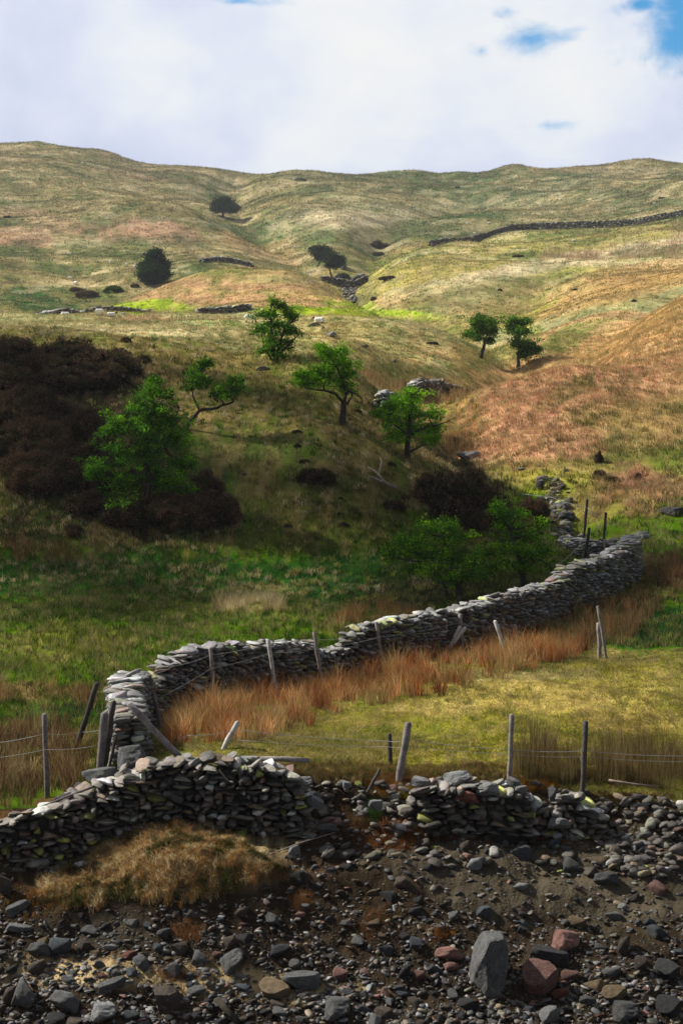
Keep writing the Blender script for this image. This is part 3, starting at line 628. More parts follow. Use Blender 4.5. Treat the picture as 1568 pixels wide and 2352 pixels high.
KEY = [ # px, base row (foot of the stone), w, h, colour, label, roll, shape
 (1126,2272,92,140,'slate grey','largest boulder, grey and upright, standing at the foot of the eroded bank',.02,8),
 (1238,2285,84,82,'pink','big angular pink boulder right of the tall grey boulder',.1,1),
 (1028,2205,66,34,'pink','flat-topped pink stone left of the tall grey boulder',0,2),
 (1302,2190,62,52,'pink','dull pink boulder resting above the dark slab on the right',.2,3),
 (1262,2215,96,40,'dark slate','dark blue-black slab between the pink boulders',.28,4),
 (1308,2258,42,30,'pink','round pale pink cobble right of the big pink boulder',0,5),
 (1288,2297,42,28,'reddish','reddish rounded cobble under the big pink boulder',-.2,5),
 (1362,2282,42,30,'ochre','olive-brown rounded cobble at the lower right',0,4),
 (1410,2302,60,36,'ochre','tan angular stone at the lower right, below the olive cobble',-.1,1),
 (1434,2190,38,44,'brown','brown blocky stone high on the right of the scree',.1,3),
 (1395,2030+8,62,36,'slate grey','grey flat stone set in the bank on the right',.1,2),
 (1196,1975,52,34,'blue-grey','blue-grey slab stuck in the gritty bank under the tumbled wall',0,2),
 (1094,2000,50,32,'pale grey','pale stone lodged in the gritty bank below the tumbled wall',.1,3),
 (1312,2000,46,34,'slate grey','squared grey stone in the bank under the right-hand wall stub',0,1),
 (1372,1992,54,24,'ochre','tan long stone in the bank near the right edge of the gritty patch',.15,4),
 (692,2272,92,42,'slate grey','large grey rounded boulder near the middle of the scree',.05,4),
 (780,2256,36,32,'pink','dull red round stone right of the middle grey boulder',.2,5),
 (628,2292,74,40,'ochre','tan flat stone with a lichen patch on the near scree',.22,1),
 (535,2232,62,44,'slate grey','grey wedge stone leaning left of the middle boulder',-.5,3),
 (460,2212,44,32,'slate grey','grey blocky stone on the scree left of centre',0,1),
 (528,2185,34,36,'brown','pinkish-brown upright stone above the grey wedge',-.4,5),
 (498,2213-9,22,16,'pink','tiny pale pink cobble left of the grey wedge stone',0,5),
 (410,2190,46,28,'brown','rusty brown stone at the top of the scree, left of centre',.1,2),
 (136,2200,52,44,'blue-grey','blue-grey round boulder at the lower left',0,5),
 (90,2200,56,36,'slate grey','grey stone beside the blue-grey boulder',.1,2),
 (98,2180,28,30,'ochre','small yellowish stone behind the grey pair at lower left',.1,4),
 (255,2278,76,26,'slate grey','long slate leaning on the sandy ledge at lower left',-.45,0),
 (55,2310,54,62,'slate grey','angular grey boulder in the bottom left corner',.1,1),
 (28,2300,44,44,'brown','brown boulder at the left edge of the bottom corner',.1,3),
 (150,2320,76,48,'slate grey','tilted grey slab near the bottom left',.4,2),
 (385,2325,62,66,'brown','upright brown slab near the bottom, left of centre',-.4,0),
 (238,2345,60,40,'pale grey','pale grey stone at the bottom edge, left of centre',.1,3),
 (300,2352,40,30,'blue-grey','blue-grey cobble at the bottom edge, beside the pale stone',.1,5),
 (45,2142,64,16,'pale grey','pale flat slate lying alone on the dark bank at left',.06,0),
 (12,2060,34,56,'brown','brown leaning slab at the left edge under the wall',-.5,0),
 (38,2100,62,26,'slate grey','long grey slab leaning in the bank at the left edge',-.55,0),
 (85,1995,56,22,'pale grey','pale long block low in the left end of the bank wall',-.12,1),
 (640,2118+78,54,28,'blue-grey','blue-grey slate wedge right of centre on the upper scree',-.45,0),
 (555,2235-70,40,26,'dark slate','dark stone at the top of the scree near the middle',.1,4),
 (1440,2352,60,44,'slate grey','grey cobble at the bottom edge, far right',.1,3),
 (1535,2340,60,52,'dark slate','large dark stone in the bottom right corner',0,1),
 (1470,2240,30,46,'brown','brown upright cobble in the right-hand scree',.1,5),
 (1530,2250,56,44,'dark slate','dark blocky stone near the right edge of the scree',.2,1),
 (775,2345,60,50,'slate grey','grey-green boulder at the bottom edge, just right of centre',.1,3),
 (885,2200-5,40,22,'blue-grey','small blue-grey slab mid scree, right of centre',.2,2),
 (962,2255,26,26,'pink','small pink-brown cobble left of the tall boulder',0,5),
 (930,2250,30,34,'dark slate','dark upright stone left of the small pink-brown cobble',.3,3),
 (1150,1906-30,26,20,'pale grey','small white stone set in the tumbled wall face',0,5),
]
for (px, row, w, h, c, lab, roll, shp) in KEY:
    big = w > 55
    if big: shp = shp % len(R5)
    stone('boulder' if big else 'stone', px, row, w, h, c, lab, cat='boulder' if big else 'stone', lib=R5 if big else R3, shape=shp, roll=roll, sink=.12, yaw=.1)
# stones perched on or fallen from the bank wall
PER = [
 (1053,1783,62,27,'pale grey','big pale flat slab lying on top of the tumbled wall piece',24.25),
 (968,1790,48,22,'pale grey','pale rounded stone at the left end of the tumbled wall top',24.2),
 (1120,1808,56,34,'pale grey','pale lumpy stone built high in the tumbled wall',24.0),
 (1180,1790,34,18,'pale grey','small pale stone on the right of the tumbled wall top',24.25),
 (1196,1810,30,22,'pale grey','white rounded stone at the right end of the tumbled wall',24.1),
 (1072,1832,54,30,'reddish','dark red stone with a yellow lichen spot in the tumbled wall',23.95),
 (702,1800,32,30,'pale grey','white squarish stone perched at the ragged end of the curved wall',23.95),
 (728,1845,36,30,'pale grey','pale square stone fallen into the gap of the bank wall',23.9),
 (797,1803,22,18,'pale grey','small pale stone in the turf edge of the gap',24.1),
 (862,1850,34,26,'pale grey','pale mossy stone low in the gap of the bank wall',23.9),
 (750,1903,52,24,'slate grey','grey long stone fallen below the gap of the bank wall',23.8),
 (1284,1892,52,28,'pale grey','pale lichened block at the base of the right wall stub',23.95),
 (1268,1826,18,36,'slate grey','thin upright grey stone beside the right wall stub',24.1),
 (584,1905,44,34,'slate grey','grey stone protruding at the foot of the curved wall',23.8),
 (626,1918,30,28,'pale grey','small pale angular stone at the foot of the curved wall end',23.75),
 (300,1752,66,76,'slate grey','large tilted greenish slab standing at the field corner above the curved wall',24.6),
 (232,1786,84,46,'slate grey','broad sloping slab lying at the left of the field corner',24.5),
 (182,1806,24,14,'slate grey','small dark stone left of the sloping slab',24.3),
 (150,1855,34,18,'pale grey','pale rounded cap stone on the left end of the curved wall',23.7),
 (505,1746,50,20,'ochre','mossy yellow-topped block on the curved wall top',24.2),
 (560,1748,70,16,'pale grey','long pale cap slab on the curved wall, right of the mossy block',24.2),
 (445,1748,100,12,'pale grey','very long thin pale cap slab on the curved wall, left of the mossy block',24.2),
]
for (px, row, w, h, c, lab, d) in PER:
    if row < 1812 and px > 940: row += 6
    stone('slab' if w > 2.2 * h else 'stone', px, row, w, h, c, lab, cat='stone', d=d, lib=R5, shape=random.randrange(5), roll=random.uniform(-.15, .15), depth=w * .8)
# boulders out on the hillside
HILL = [
 (1078,1046,56,22,'pale grey','pale flat boulder at the foot of the bracken bank',62), (722,746,30,9,'slate grey','grey boulder lying right of the upright hawthorn',0),
 (762,768,26,16,'pale grey','rounded grey boulder below the sheep right of the upright hawthorn',0), (742,752,10,8,'slate grey','small grey boulder just below the lone sheep',0), (602,846,30,12,'slate grey','half-buried grey boulder at the foot of the upright hawthorn',0),
 (835,795,22,9,'slate grey','small flat boulder on the meadow slope',0), (904,829,14,10,'slate grey','small grey boulder lower on the meadow slope',0), (830,632,26,12,'pale grey','pale boulder in the upper stream gully',0),
 (818,640,22,20,'dark slate','dark rock beside the stream in the upper gully',0), (790,612,14,20,'slate grey','grey rock step of the small upper waterfall',0), (776,634,16,18,'dark slate','dark rock under the small trees in the upper gully',0),
 (678,569,12,5,'pale grey','pale rock left of the hill gate',0), (684,410,22,10,'dark slate','dark crag just under the skyline',0), (1240,1115,18,26,'dark slate','dark stone in the stream bed above the wire fence',0),
 (1275,1133,26,12,'pale grey','pale stone beside the stream above the bend of the wall',0), (1292,1162,44,20,'slate grey','grey slab in the stream bed above the bend of the wall',0), (1300,1186,52,26,'dark slate','dark slab pile at the stream just above the wall bend',0),
 (1196,1078,18,9,'slate grey','grey stone in the bracken above the stream',0), (1300,1080,12,10,'pale grey','white stone on the grass right of the stream',0), (1125,1100,10,10,'pale grey','white stone near the foot of the bracken bank',0),
 (1545,1175,60,24,'dark slate','dark rocky outcrop at the right edge above the fence',0), (1478,1232,36,26,'slate grey','grey stones fallen right of the wall bend',0), (958,905,10,6,'slate grey','small stone inside the sheepfold',0), (284,815-96,12,8,'pale grey','pale stone on the rim of the mound',0),
 (408,1420,9,9,'pale grey','lone white stone in the green field',0), (1455,690,16,7,'slate grey','grey boulder on the crest of the bracken slope',0), (560,1090,12,7,'slate grey','small stone on the dark slope below the hawthorn',0), (425,1698,20,15,'pale grey','white round stone among the orange rushes by the wall corner',0),
]
for (px, row, w, h, c, lab, dm) in HILL:
    stone('boulder', px, row + h * .4, w, h, c, lab, cat='boulder', lib=R3 if w < 24 else R5, sink=.2, dmin=dm)

# countable loose stones of the scree, the largest as things, then gravel as one mass
GN = {'slate grey': 'grey', 'dark slate': 'dark', 'brown': 'brown', 'blue-grey': 'blue-grey', 'pale grey': 'pale', 'pink': 'pink', 'ochre': 'tan', 'reddish': 'red'}
occ = [(k[0], k[1] - k[3] / 2, k[2] * .6, k[3] * .6) for k in KEY]
placed = 0; tries = 0
while placed < 240 and tries < 20000:
    tries += 1
    px = random.uniform(-10, 1580); t_ = random.random()
    row = 2362 - 240 * (t_ ** 1.2) if random.random() < .8 else random.uniform(1930, 2130)
    if row < 2105 and (px < 640 or random.random() < .3): continue
    w = 16 + 30 * random.random() ** 2.2; h = w * random.uniform(.38, .8)
    if row > 2220: w *= 1.25; h *= 1.25
    if any(abs(px - a) < b + w * .5 and abs(row - h / 2 - c) < e + h * .45 for a, c, b, e in occ): continue
    occ.append((px, row - h / 2, w * .42, h * .42))
    c = random.choices(list(COLS), [30, 24, 16, 3, 5, 14, 5, 2])[0]
    zone = 'at the foot of the bank' if row > 2225 else ('on the scree slope' if row > 2105 else 'stuck in the gritty upper bank')
    side = 'left' if px < 520 else ('middle' if px < 1050 else 'right')
    stone('stone', px, row, w, h, c, f'small loose {GN[c]} stone {zone}, {side} part', 'loose stones of the eroded bank', lib=R3, roll=random.gauss(.05, .3), tilt=random.gauss(0, .2), sink=.15)
    placed += 1
def ground_pts(n, px0, px1, d0, d1, r=rng, p=1.):
    u = (r.uniform(px0, px1, n) - CX) / F; d = d0 + (d1 - d0) * r.uniform(0, 1, n) ** p
    return u * d, d, hq(u * d, d) + CZ
x, y, z = ground_pts(84000, -480, 2000, 19.4, 24.3)
sz = .006 + .05 * rng.random(len(x)) ** 7; dens = sstep(22.9, 21.6, y)
keep = rng.random(len(x)) < (.22 + .6 * dens) * (1 - .6 * ((np.abs(CX + F * x / y - 400) < 260) & (y > 22.5) & (y < 23.9)))
x, y, z, sz = x[keep], y[keep], z[keep], sz[keep]; n = len(x)
sz *= 1 + .35 * sstep(22, 20.8, y)
S3 = np.stack([sz * 1.15, sz * rng.uniform(.6, 1, n), sz * rng.uniform(.25, .6, n)], 1)
cc = stone_cols(n, 'scree')
RT = rotm(rng.uniform(0, 6.3, n), rng.normal(0, .35, n), rng.normal(0, .35, n)); PS = np.stack([x, y, z + sz * .2], 1); bg_ = sz > .018
va, ta, ca = rocks_merged(R1, PS[~bg_], S3[~bg_], RT[~bg_], cc[~bg_]); vb, tb, cb = rocks_merged(R2, PS[bg_], S3[bg_], RT[bg_], cc[bg_])
gm = mesh_np('gravel', np.concatenate([va, vb]), np.concatenate([ta, tb + len(va)]), np.concatenate([ca, cb]), M['gravel'])
tag(obj('gravel', gm), kind='stuff')
# rubble chips under the bank wall
x, y, z = ground_pts(3600, -480, 2000, 23.2, 25.0); n = len(x); row = CY - F * (z - CZ) / y; px = CX + F * x / y
k = ((row > 1800) & (px > 680) & ((rng.random(n) < .75) | (px > 1230)) & ((row < 1925) | (rng.random(n) < .25))) | ((px < 260) & (row > 1980)) | ((px > 1380) & (row > 1840)); x, y, z = x[k], y[k], z[k]; n = len(x)
sz = .03 + .09 * rng.random(n) ** 2.2
gm = mesh_np('rubble', *rocks_merged(R2, np.stack([x, y, z + sz * .3], 1), np.stack([sz * 1.3, sz, sz * .55], 1), rotm(rng.uniform(0, 6.3, n), rng.normal(0, .25, n), rng.normal(0, .25, n)), stone_cols(n, 'dark')), M['stone'])
tag(obj('rubble', gm), kind='stuff')
# stones of the little stream beds
for (a, b, d0, d1, n) in ((1225,1330,50.5,58,200), (770,845,262,292,260)):
    t_ = rng.random(n); dd = d0 + (d1 - d0) * t_
    ctr = np.interp(dd, [50.5, 52.5, 56.5, 58], [1315, 1300, 1272, 1250]) if d0 < 100 else np.interp(dd, [262, 275, 292], [805, 800, 808])
    px = ctr + rng.normal(0, 15 if d0 < 100 else 9, n); x = (px - CX) / F * dd; z = hq(x, dd) + CZ; sz = (.05 + .16 * rng.random(n) ** 2) * (1 if d0 < 100 else 2.6)
    gm = mesh_np('stream_stones', *rocks_merged(R2, np.stack([x, dd, z + sz * .2], 1), np.stack([sz * 1.3, sz, sz * .6], 1), rotm(rng.uniform(0, 6.3, n), rng.normal(0, .25, n), rng.normal(0, .25, n)), stone_cols(n, 'dark')), M['stone'])
    tag(obj('gravel', gm), kind='stuff')

# ------------------------------------------------------------------ grasses
def blades(x, y, z, h, w, az, lean, col, seg=2, r=rng):
    """curved blades: root point, length, width, lean direction az, lean amount 0..1.5, colour"""
    n = len(x); base = np.stack([x, y, z], 1); dv = np.stack([np.cos(az) * lean, np.sin(az) * lean, np.ones(n)], 1)
    dv /= np.linalg.norm(dv, axis=1, keepdims=True)
    a2 = r.uniform(0, math.pi, n); wv = np.stack([np.cos(a2), np.sin(a2) * .5, np.zeros(n)], 1) * (w / 2)[:, None]
    if seg == 1:
        Vx = np.stack([base - wv, base + wv, base + dv * h[:, None]], 1); T = np.array([[0, 1, 2]])
    else:
        mid = base + (dv * .4 + np.array([0, 0, .6])) * (h * .5)[:, None]
        tip = mid + (dv * 1.2 - np.array([0, 0, 1]) * (lean * .35)[:, None]) * (h * .5)[:, None]
        Vx = np.stack([base - wv, base + wv, mid - wv * .75, mid + wv * .75, tip], 1); T = np.array([[0, 1, 3], [0, 3, 2], [2, 3, 4]])
    k = Vx.shape[1]
    TT = (T[None] + (np.arange(n) * k)[:, None, None]).reshape(-1, 3)
    return Vx.reshape(-1, 3), TT, np.repeat(col, k, 0)
def merge(parts):
    V, T, C = [], [], []; o = 0
    for v, t, c in parts: V.append(v); T.append(t + o); C.append(c); o += len(v)
    return np.concatenate(V), np.concatenate(T), np.concatenate(C)
def vary(c, x, y, r=rng, ps=.28, pg=.24):
    q = r.random(len(x)) + .55 * fbm(x * .7, y * .5, 3, 71) * (30 / np.maximum(y, 30)) ** .3
    m = c.mean(1, keepdims=True)
    a = (q < ps)[:, None]; b = (q > 1 - pg)[:, None]
    st_ = (np.array((.56, .44, .22)) * (.5 + 2.4 * m)).clip(0, .65); gn = c * np.array((.38, .6, .4))
    return np.where(a, c * .35 + st_ * .65, np.where(b, gn, c))
def tufts(x, y, nb, h, w, spread, lean=.5, col=None, hv=.35, cv=.3, az0=None, azs=6.3, seg=2, straw=.0, r=rng):
    """tufts at x, y; nb blades each"""
    n = len(x); N_ = n * nb; i_ = np.repeat(np.arange(n), nb)
    th = r.uniform(0, 2 * math.pi, N_); rr = np.sqrt(r.random(N_)) * np.broadcast_to(spread, (n,))[i_] * (np.repeat(r.uniform(.6, 1.3, n), nb))
    X = x[i_] + np.cos(th) * rr; Y = y[i_] + np.sin(th) * rr
    th_h = np.broadcast_to(h, (n,))[i_] * np.repeat(r.uniform(.7, 1.3, n), nb) * r.uniform(1 - hv, 1 + hv, N_)
    az = th if az0 is None else az0 + r.normal(0, azs, N_)
    if col is None: col = vary(cover_at(x, y), x, y, r)
    c = col[i_] * np.repeat(r.uniform(1 - cv, 1 + cv, (n, 1)), nb, 0) * r.uniform(1 - cv * .6, 1 + cv * .6, (N_, 1))
    if straw:
        k = (r.random(N_) < straw)[:, None]; c = np.where(k, c * .3 + np.array(STRAW) * .6, c)
    Z = hq(X, Y) + CZ - .015
    return blades(X, Y, Z, th_h, np.broadcast_to(w, (n,))[i_] * r.uniform(.7, 1.3, N_), az, np.abs(r.normal(lean, .25, N_)), c.clip(.005, .8), seg, r)
def region(n, fn, px0=-130, px1=1700, d0=24.9, d1=130, p=1.):
    x, y, z = ground_pts(n, px0, px1, d0, d1, p=p); px = CX + F * x / y; row = CY - F * (z - CZ) / y
    k = fn(px, row, y); return x[k], y[k]
def wl_(px): return np.interp(px, [-900, 330, 345, 480, 700, 1050, 1240, 1440, 1600, 2200], [9e3, 9e3, 1685, 1605, 1550, 1470, 1460, 1495, 1490, 1485])
clump = lambda x, y, s, k: fbm(x * s, y * s, 3, k)
# grazed pasture
x, y = region(36000, lambda px, row, d: (row > wl_(px)) & (d < 37.5), 300, 2000, 24.9, 37)
pas = [tufts(x, y, 10, .06 + .03 * (clump(x, y, .8, 3) > .1), .014, .075, 1.0, cv=.32, seg=1)]
x, y = region(900, lambda px, row, d: (row > wl_(px)) & (d < 37.5) & (row < 1775), 420, 1720, 25.2, 36)
k = clump(x, y, .5, 12) > .0; x, y = x[k], y[k]
xs_, ys_ = region(2600, lambda px, row, d: (row > wl_(px)) & (d < 37.5), 300, 2000, 24.9, 37); cs_ = np.array([(.46,.37,.17), (.40,.28,.11), (.10,.13,.02), (.3,.28,.07)])[rng.integers(0, 4, len(xs_))]
pas.append(tufts(xs_, ys_, 26, .09, .012, .10, 1.1, col=cs_, cv=.3, seg=1))
pas.append(tufts(x, y, 46, .10, .009, .13, 1.1, cv=.25, straw=.4))
tag(obj('pasture_grass', mesh_np('pasture_grass', *merge(pas), M['grass'])), kind='stuff')
# rough green field beyond the wall
x, y = region(39900, lambda px, row, d: ((row < wl_(px) - 4) | (px < 340)) & (d > 26), -480, 2000, 26, 50)
n = clump(x, y, .35, 21)
gf = [tufts(x, y, 10, .12 + .09 * sstep(-.2, .5, n), .012, .09, .65, cv=.4, straw=.06)]
x, y = region(1995, lambda px, row, d: ((row < wl_(px) - 4) | (px < 340)), -480, 2000, 28, 50)
k = clump(x, y, .25, 31) > .0; x, y = x[k], y[k]
xs_, ys_ = region(1995, lambda px, row, d: ((row < wl_(px) - 4) | (px < 340)) & (d > 27), -480, 2000, 27, 50); cs_ = np.array([(.44,.38,.14), (.30,.32,.06), (.02,.07,.015), (.26,.30,.05)])[rng.integers(0, 4, len(xs_))]
gf.append(tufts(xs_, ys_, 24, .2, .013, .10, .9, col=cs_, cv=.3))
gf.append(tufts(x, y, 26, .22, .013, .12, .9, cv=.3, straw=.35, col=cover_at(x, y) * .6 + np.array((.26, .21, .06)) * .4))
tag(obj('field_grass', mesh_np('field_grass', *merge(gf), M['grass'])), kind='stuff')
# tussocks of the slope
x, y = region(34580, lambda px, row, d: (d > 47), -480, 2000, 47, 130, p=.9)
n = clump(x, y, .22, 41)
px = CX + F * x / y; brk = (px > 1040 + (y - 62) * .2) & (y > 60)
sl_ = [tufts(x[~brk], y[~brk], 14, (.15 + .12 * sstep(-.2, .4, n[~brk])), .024, .17, .9, cv=.42, straw=.12)]
xs_, ys_ = region(5200, lambda px, row, d: (px < 1060 + (d - 55) * 4), -140, 1300, 44, 82); ks_ = clump(xs_, ys_, .3, 91) > -.12; xs_, ys_ = xs_[ks_], ys_[ks_]
cs_ = np.array([(.50,.41,.21), (.42,.33,.15), (.36,.31,.11), (.07,.13,.02), (.55,.47,.28)])[rng.integers(0, 5, len(xs_))]
sl_.append(tufts(xs_, ys_, 22, .21, .022, .13, 1.1, col=cs_ * .85, cv=.3, az0=-1.6, azs=1.2))
# bracken litter and bent grass of the right bank, combed downhill
xb, yb = x[brk], y[brk]; xe, ye = region(9000, lambda px, row, d: px > 1030 + (d - 62) * .2, 1000, 1720, 60, 122, p=.9)
xb = np.concatenate([xb, xe]); yb = np.concatenate([yb, ye])
sl_.append(tufts(xb, yb, 14, .26, .020, .26, 1.3, cv=.3, az0=-2.2, azs=.5, straw=.12))
tag(obj('slope_grass', mesh_np('slope_grass', *merge(sl_), M['grass'])), kind='stuff')
# meadow, mound and hill beyond
x, y = region(79800, lambda px, row, d: d > 118, -480, 2000, 118, 745, p=1.25)
tag(obj('hill_grass', mesh_np('hill_grass', *tufts(x, y, 7, .0011 * y + .1, .0005 * y, .0022 * y, .9, cv=.2, straw=.08, seg=1), M['grass'])), kind='stuff')
# rushes: orange-brown, along the wall and in the wet corners
def rush(n, poly, nb, h, col, w=.011, spread=.10, lean=.5, d0=25, d1=40, cv=.3, straw=.1):
    """poly: list of (px, row_top, row_bottom) giving a band on the ground"""
    P_ = np.array(poly, float)
    def fn(px, row, d):
        e = 10 * fbm(px / 40, row / 25, 3, 66); return (px > P_[0, 0]) & (px < P_[-1, 0]) & (row > np.interp(px, P_[:, 0], P_[:, 1]) + e) & (row < np.interp(px, P_[:, 0], P_[:, 2]) + e)
    mp_ = P_[len(P_) // 2, 0]; d0, d1 = float(fm(mp_, d0)), float(fm(mp_, d1))
    x, y = region(n * 6, fn, P_[0, 0], P_[-1, 0], d0, d1)
    x, y = x[:n], y[:n]
    k = (fbm(x * 1.3, y * 1.0, 3, 55) + .35 * rng.normal(size=len(x))) ; o_ = np.argsort(np.argsort(k)); c = np.array(col)[(o_ * len(col) // max(1, len(x))).clip(0, len(col) - 1)]
    hh_ = h * (.55 + .75 * vnoise(x * 1.7, y * 1.5, 8)); keep_ = vnoise(x * 2.3, y * 1.6, 18) > .28
    return tufts(x[keep_], y[keep_], nb, hh_[keep_], w, spread, lean, col=c[keep_], cv=cv * 1.5, straw=straw * 2, hv=.6, azs=6)
RC = [(.20,.075,.026), (.42,.17,.055), (.33,.125,.042), (.55,.32,.14), (.38,.27,.10)]
ru = [rush(1250, [(375,1640,1735), (450,1620,1740), (560,1590,1715), (700,1560,1675), (760,1555,1640), (900,1530,1610), (1000,1510,1600), (1130,1480,1560), (1240,1480,1530), (1325,1490,1520)], 30, .39, RC, d0=26, d1=37, lean=.6),
      rush(420, [(1240,1400,1500), (1330,1400,1500), (1430,1380,1480), (1568,1240,1360)], 26, .4, [(.16,.07,.03), (.12,.07,.03), (.10,.09,.03), (.24,.12,.05)], d0=33, d1=48),
      rush(420, [(1180,1735,1790), (1300,1730,1795), (1450,1725,1810), (1720,1725,1815)], 26, .42, [(.15,.11,.04), (.12,.08,.03), (.2,.16,.06)], w=.007, d0=24.9, d1=27.5, lean=.12),
      rush(800, [(-480,1640,1850), (80,1650,1860), (190,1680,1830)], 26, .36, [(.13,.065,.03), (.09,.055,.025), (.19,.10,.045), (.26,.2,.09)], d0=25, d1=31),
      rush(170, [(-480,1560,1610), (120,1570,1605), (215,1590,1640)], 26, .33, [(.3,.15,.06), (.22,.14,.05), (.3,.22,.09)], d0=30, d1=35),
      rush(120, [(780,1400,1440), (900,1400,1430), (960,1390,1420)], 26, .4, [(.26,.14,.05), (.2,.12,.04)], d0=36, d1=42),
      rush(130, [(495,1380,1410), (560,1375,1412), (650,1385,1408)], 34, .34, [(.5,.42,.24), (.42,.33,.17)], d0=37, d1=45),
      rush(150, [(-480,1240,1290), (0,1250,1290), (190,1265,1300)], 26, .4, [(.22,.10,.04), (.18,.11,.05)], d0=44, d1=55),
      rush(120, [(820,855,905), (900,850,900), (960,880,905)], 22, .6, [(.3,.17,.07), (.26,.17,.07)], w=.02, spread=.25, d0=85, d1=108),
      rush(150, [(960,900,930), (1010,905,945), (1080,900,925)], 22, .5, [(.3,.2,.08), (.26,.17,.07)], w=.02, spread=.25, d0=78, d1=98),
      rush(150, [(1020,985,1060), (1060,1000,1050), (1090,1010,1045)], 22, .5, [(.22,.13,.05), (.12,.07,.035)], w=.016, spread=.2, d0=62, d1=78),
      rush(300, [(1360,1100,1190), (1420,1070,1190), (1500,1085,1190), (1560,1110,1180)], 26, .34, [(.4,.2,.13), (.20,.17,.06), (.34,.17,.10), (.42,.29,.16), (.36,.28,.13)], w=.014, spread=.22, lean=1.2, d0=50, d1=66),
      rush(300, [(1240,570,600), (1400,560,595), (1568,545,600)], 12, 1.1, [(.40,.28,.17), (.46,.36,.23)], w=.06, spread=.8, d0=200, d1=380),
      rush(260, [(160,728,742), (340,722,742), (560,728,740)], 12, .7, [(.40,.28,.15), (.46,.36,.2)], w=.04, spread=.6, d0=170, d1=215)]
tag(obj('rushes', mesh_np('rushes', *merge(ru), M['grass'])), kind='stuff')
# turf hanging over the bank in front of the curved wall
def fnturf(px, row, d):
    top = np.interp(px, [120, 250, 340, 420, 520, 640], [2010, 1935, 1905, 1895, 1915, 1990]); bot = np.interp(px, [90, 200, 330, 400, 470, 560, 660], [2075, 2080, 2070, 2095, 2060, 2030, 2000])
    return (row > top + 8 * fbm(px / 25, row / 25, 2, 4)) & (row < bot + 26 * fbm(px / 30, row * 0, 2, 8)) & (px > 90) & (px < 660)
x, y = region(34000, fnturf, 80, 670, 21.8, 24.2); x, y = x[:2800], y[:2800]
pt = np.array([(.60,.44,.22), (.70,.56,.33), (.46,.26,.09), (.14,.12,.03), (.36,.22,.09), (.07,.08,.02)])
nz = fbm(x * 3, y * 3, 3, 91); ci = np.where(nz > .16, 5, np.where(nz > .08, 3, rng.integers(0, 3, len(x)) * 1)); ci = np.where(rng.random(len(x)) < .25, 4, ci)
tf = [tufts(x, y, 22, .15, .010, .045, 1.2, col=pt[ci], cv=.45, az0=-1.6, azs=.9, straw=.15)]
for (cx_, cy_, n_, rx_, ry_, cs) in [(900,1935,120,80,20,[(.30,.12,.03),(.18,.08,.03)]), (950,1905,120,60,14,[(.34,.11,.025)]), (1250,1905,160,50,26,[(.32,.09,.018),(.22,.07,.02)]), (900,1800,200,70,22,[(.30,.13,.03),(.2,.09,.03)]), (930,1820,80,40,22,[(.34,.2,.02)]),
        (1230,1810,90,50,10,[(.34,.16,.03)]), (790,1900,120,90,30,[(.14,.08,.03)]), (600,2010,160,90,16,[(.26,.16,.06),(.34,.22,.1)]), (1100,1925,180,200,12,[(.15,.06,.025)]), (80,2070,120,70,30,[(.26,.13,.04),(.14,.1,.03)]), (690,2075,60,26,18,[(.26,.13,.05)]),
        (405,2245,40,50,10,[(.22,.1,.035)]), (860,2120,60,60,40,[(.2,.1,.04)]), (1010,2150,24,24,14,[(.3,.14,.04)]), (430,2140,60,40,26,[(.3,.15,.06)]), (720,1880,90,60,30,[(.1,.08,.03)]), (1430,1835,140,120,10,[(.1,.06,.025)]), (20,1880,90,60,10,[(.3,.17,.07)]), (120,1845,80,60,8,[(.34,.2,.09)]), (855,1865,50,20,24,[(.05,.11,.02)])]:
    px = rng.normal(cx_, rx_ * .5, n_); rw = rng.normal(cy_, ry_ * .5, n_)
    pts_ = [hit(a, b) for a, b in zip(px, rw)]; x = np.array([p.x for p in pts_]); y = np.array([p.y for p in pts_])
    tf.append(tufts(x, y, 22, .10, .006, .05, 1.1, col=np.array(cs)[rng.integers(0, len(cs), n_)], cv=.3, az0=-1.6, azs=1.2))
# ragged fringe of turf at the edge of the pasture
x, y = region(9000, lambda px, row, d: (row > 1755) & (row < 1800) & (px > 650), 650, 1720, 24.5, 25.6); x, y = x[:900], y[:900]
tf.append(tufts(x, y, 18, .12, .007, .06, 1.0, col=np.array([(.13,.08,.03), (.2,.11,.04), (.12,.11,.03), (.3,.22,.09)])[rng.integers(0, 4, len(x))], az0=-1.6, azs=1.))
tag(obj('bank_grass', mesh_np('bank_grass', *merge(tf), M['grass'])), kind='stuff')

# ------------------------------------------------------------------ trees and bushes
def tube(pts, rad, sides=6, wob=0.):
    pts = [Vector(p) for p in pts]; V, T = [], []
    for i_, p in enumerate(pts):
        a = pts[max(0, i_ - 1)]; b = pts[min(len(pts) - 1, i_ + 1)]; dr = (b - a).normalized()
        q = dr.orthogonal().normalized() if abs(dr.z) > .9 else dr.cross(Vector((0, 0, 1))).normalized(); s = dr.cross(q)
        for k in range(sides):
            t_ = 2 * math.pi * k / sides; r_ = rad[i_] * (1 + wob * random.uniform(-1, 1))
            V.append(p + (q * math.cos(t_) + s * math.sin(t_)) * r_)
    for i_ in range(len(pts) - 1):
        for k in range(sides):
            a = i_ * sides + k; b = i_ * sides + (k + 1) % sides
            T += [(a, b, b + sides), (a, b + sides, a + sides)]
    c0 = len(V); V += [pts[0], pts[-1]]; e = (len(pts) - 1) * sides
    for k in range(sides): T += [(c0, (k + 1) % sides, k), (c0 + 1, e + k, e + (k + 1) % sides)]
    return np.array([tuple(v) for v in V]), np.array(T)
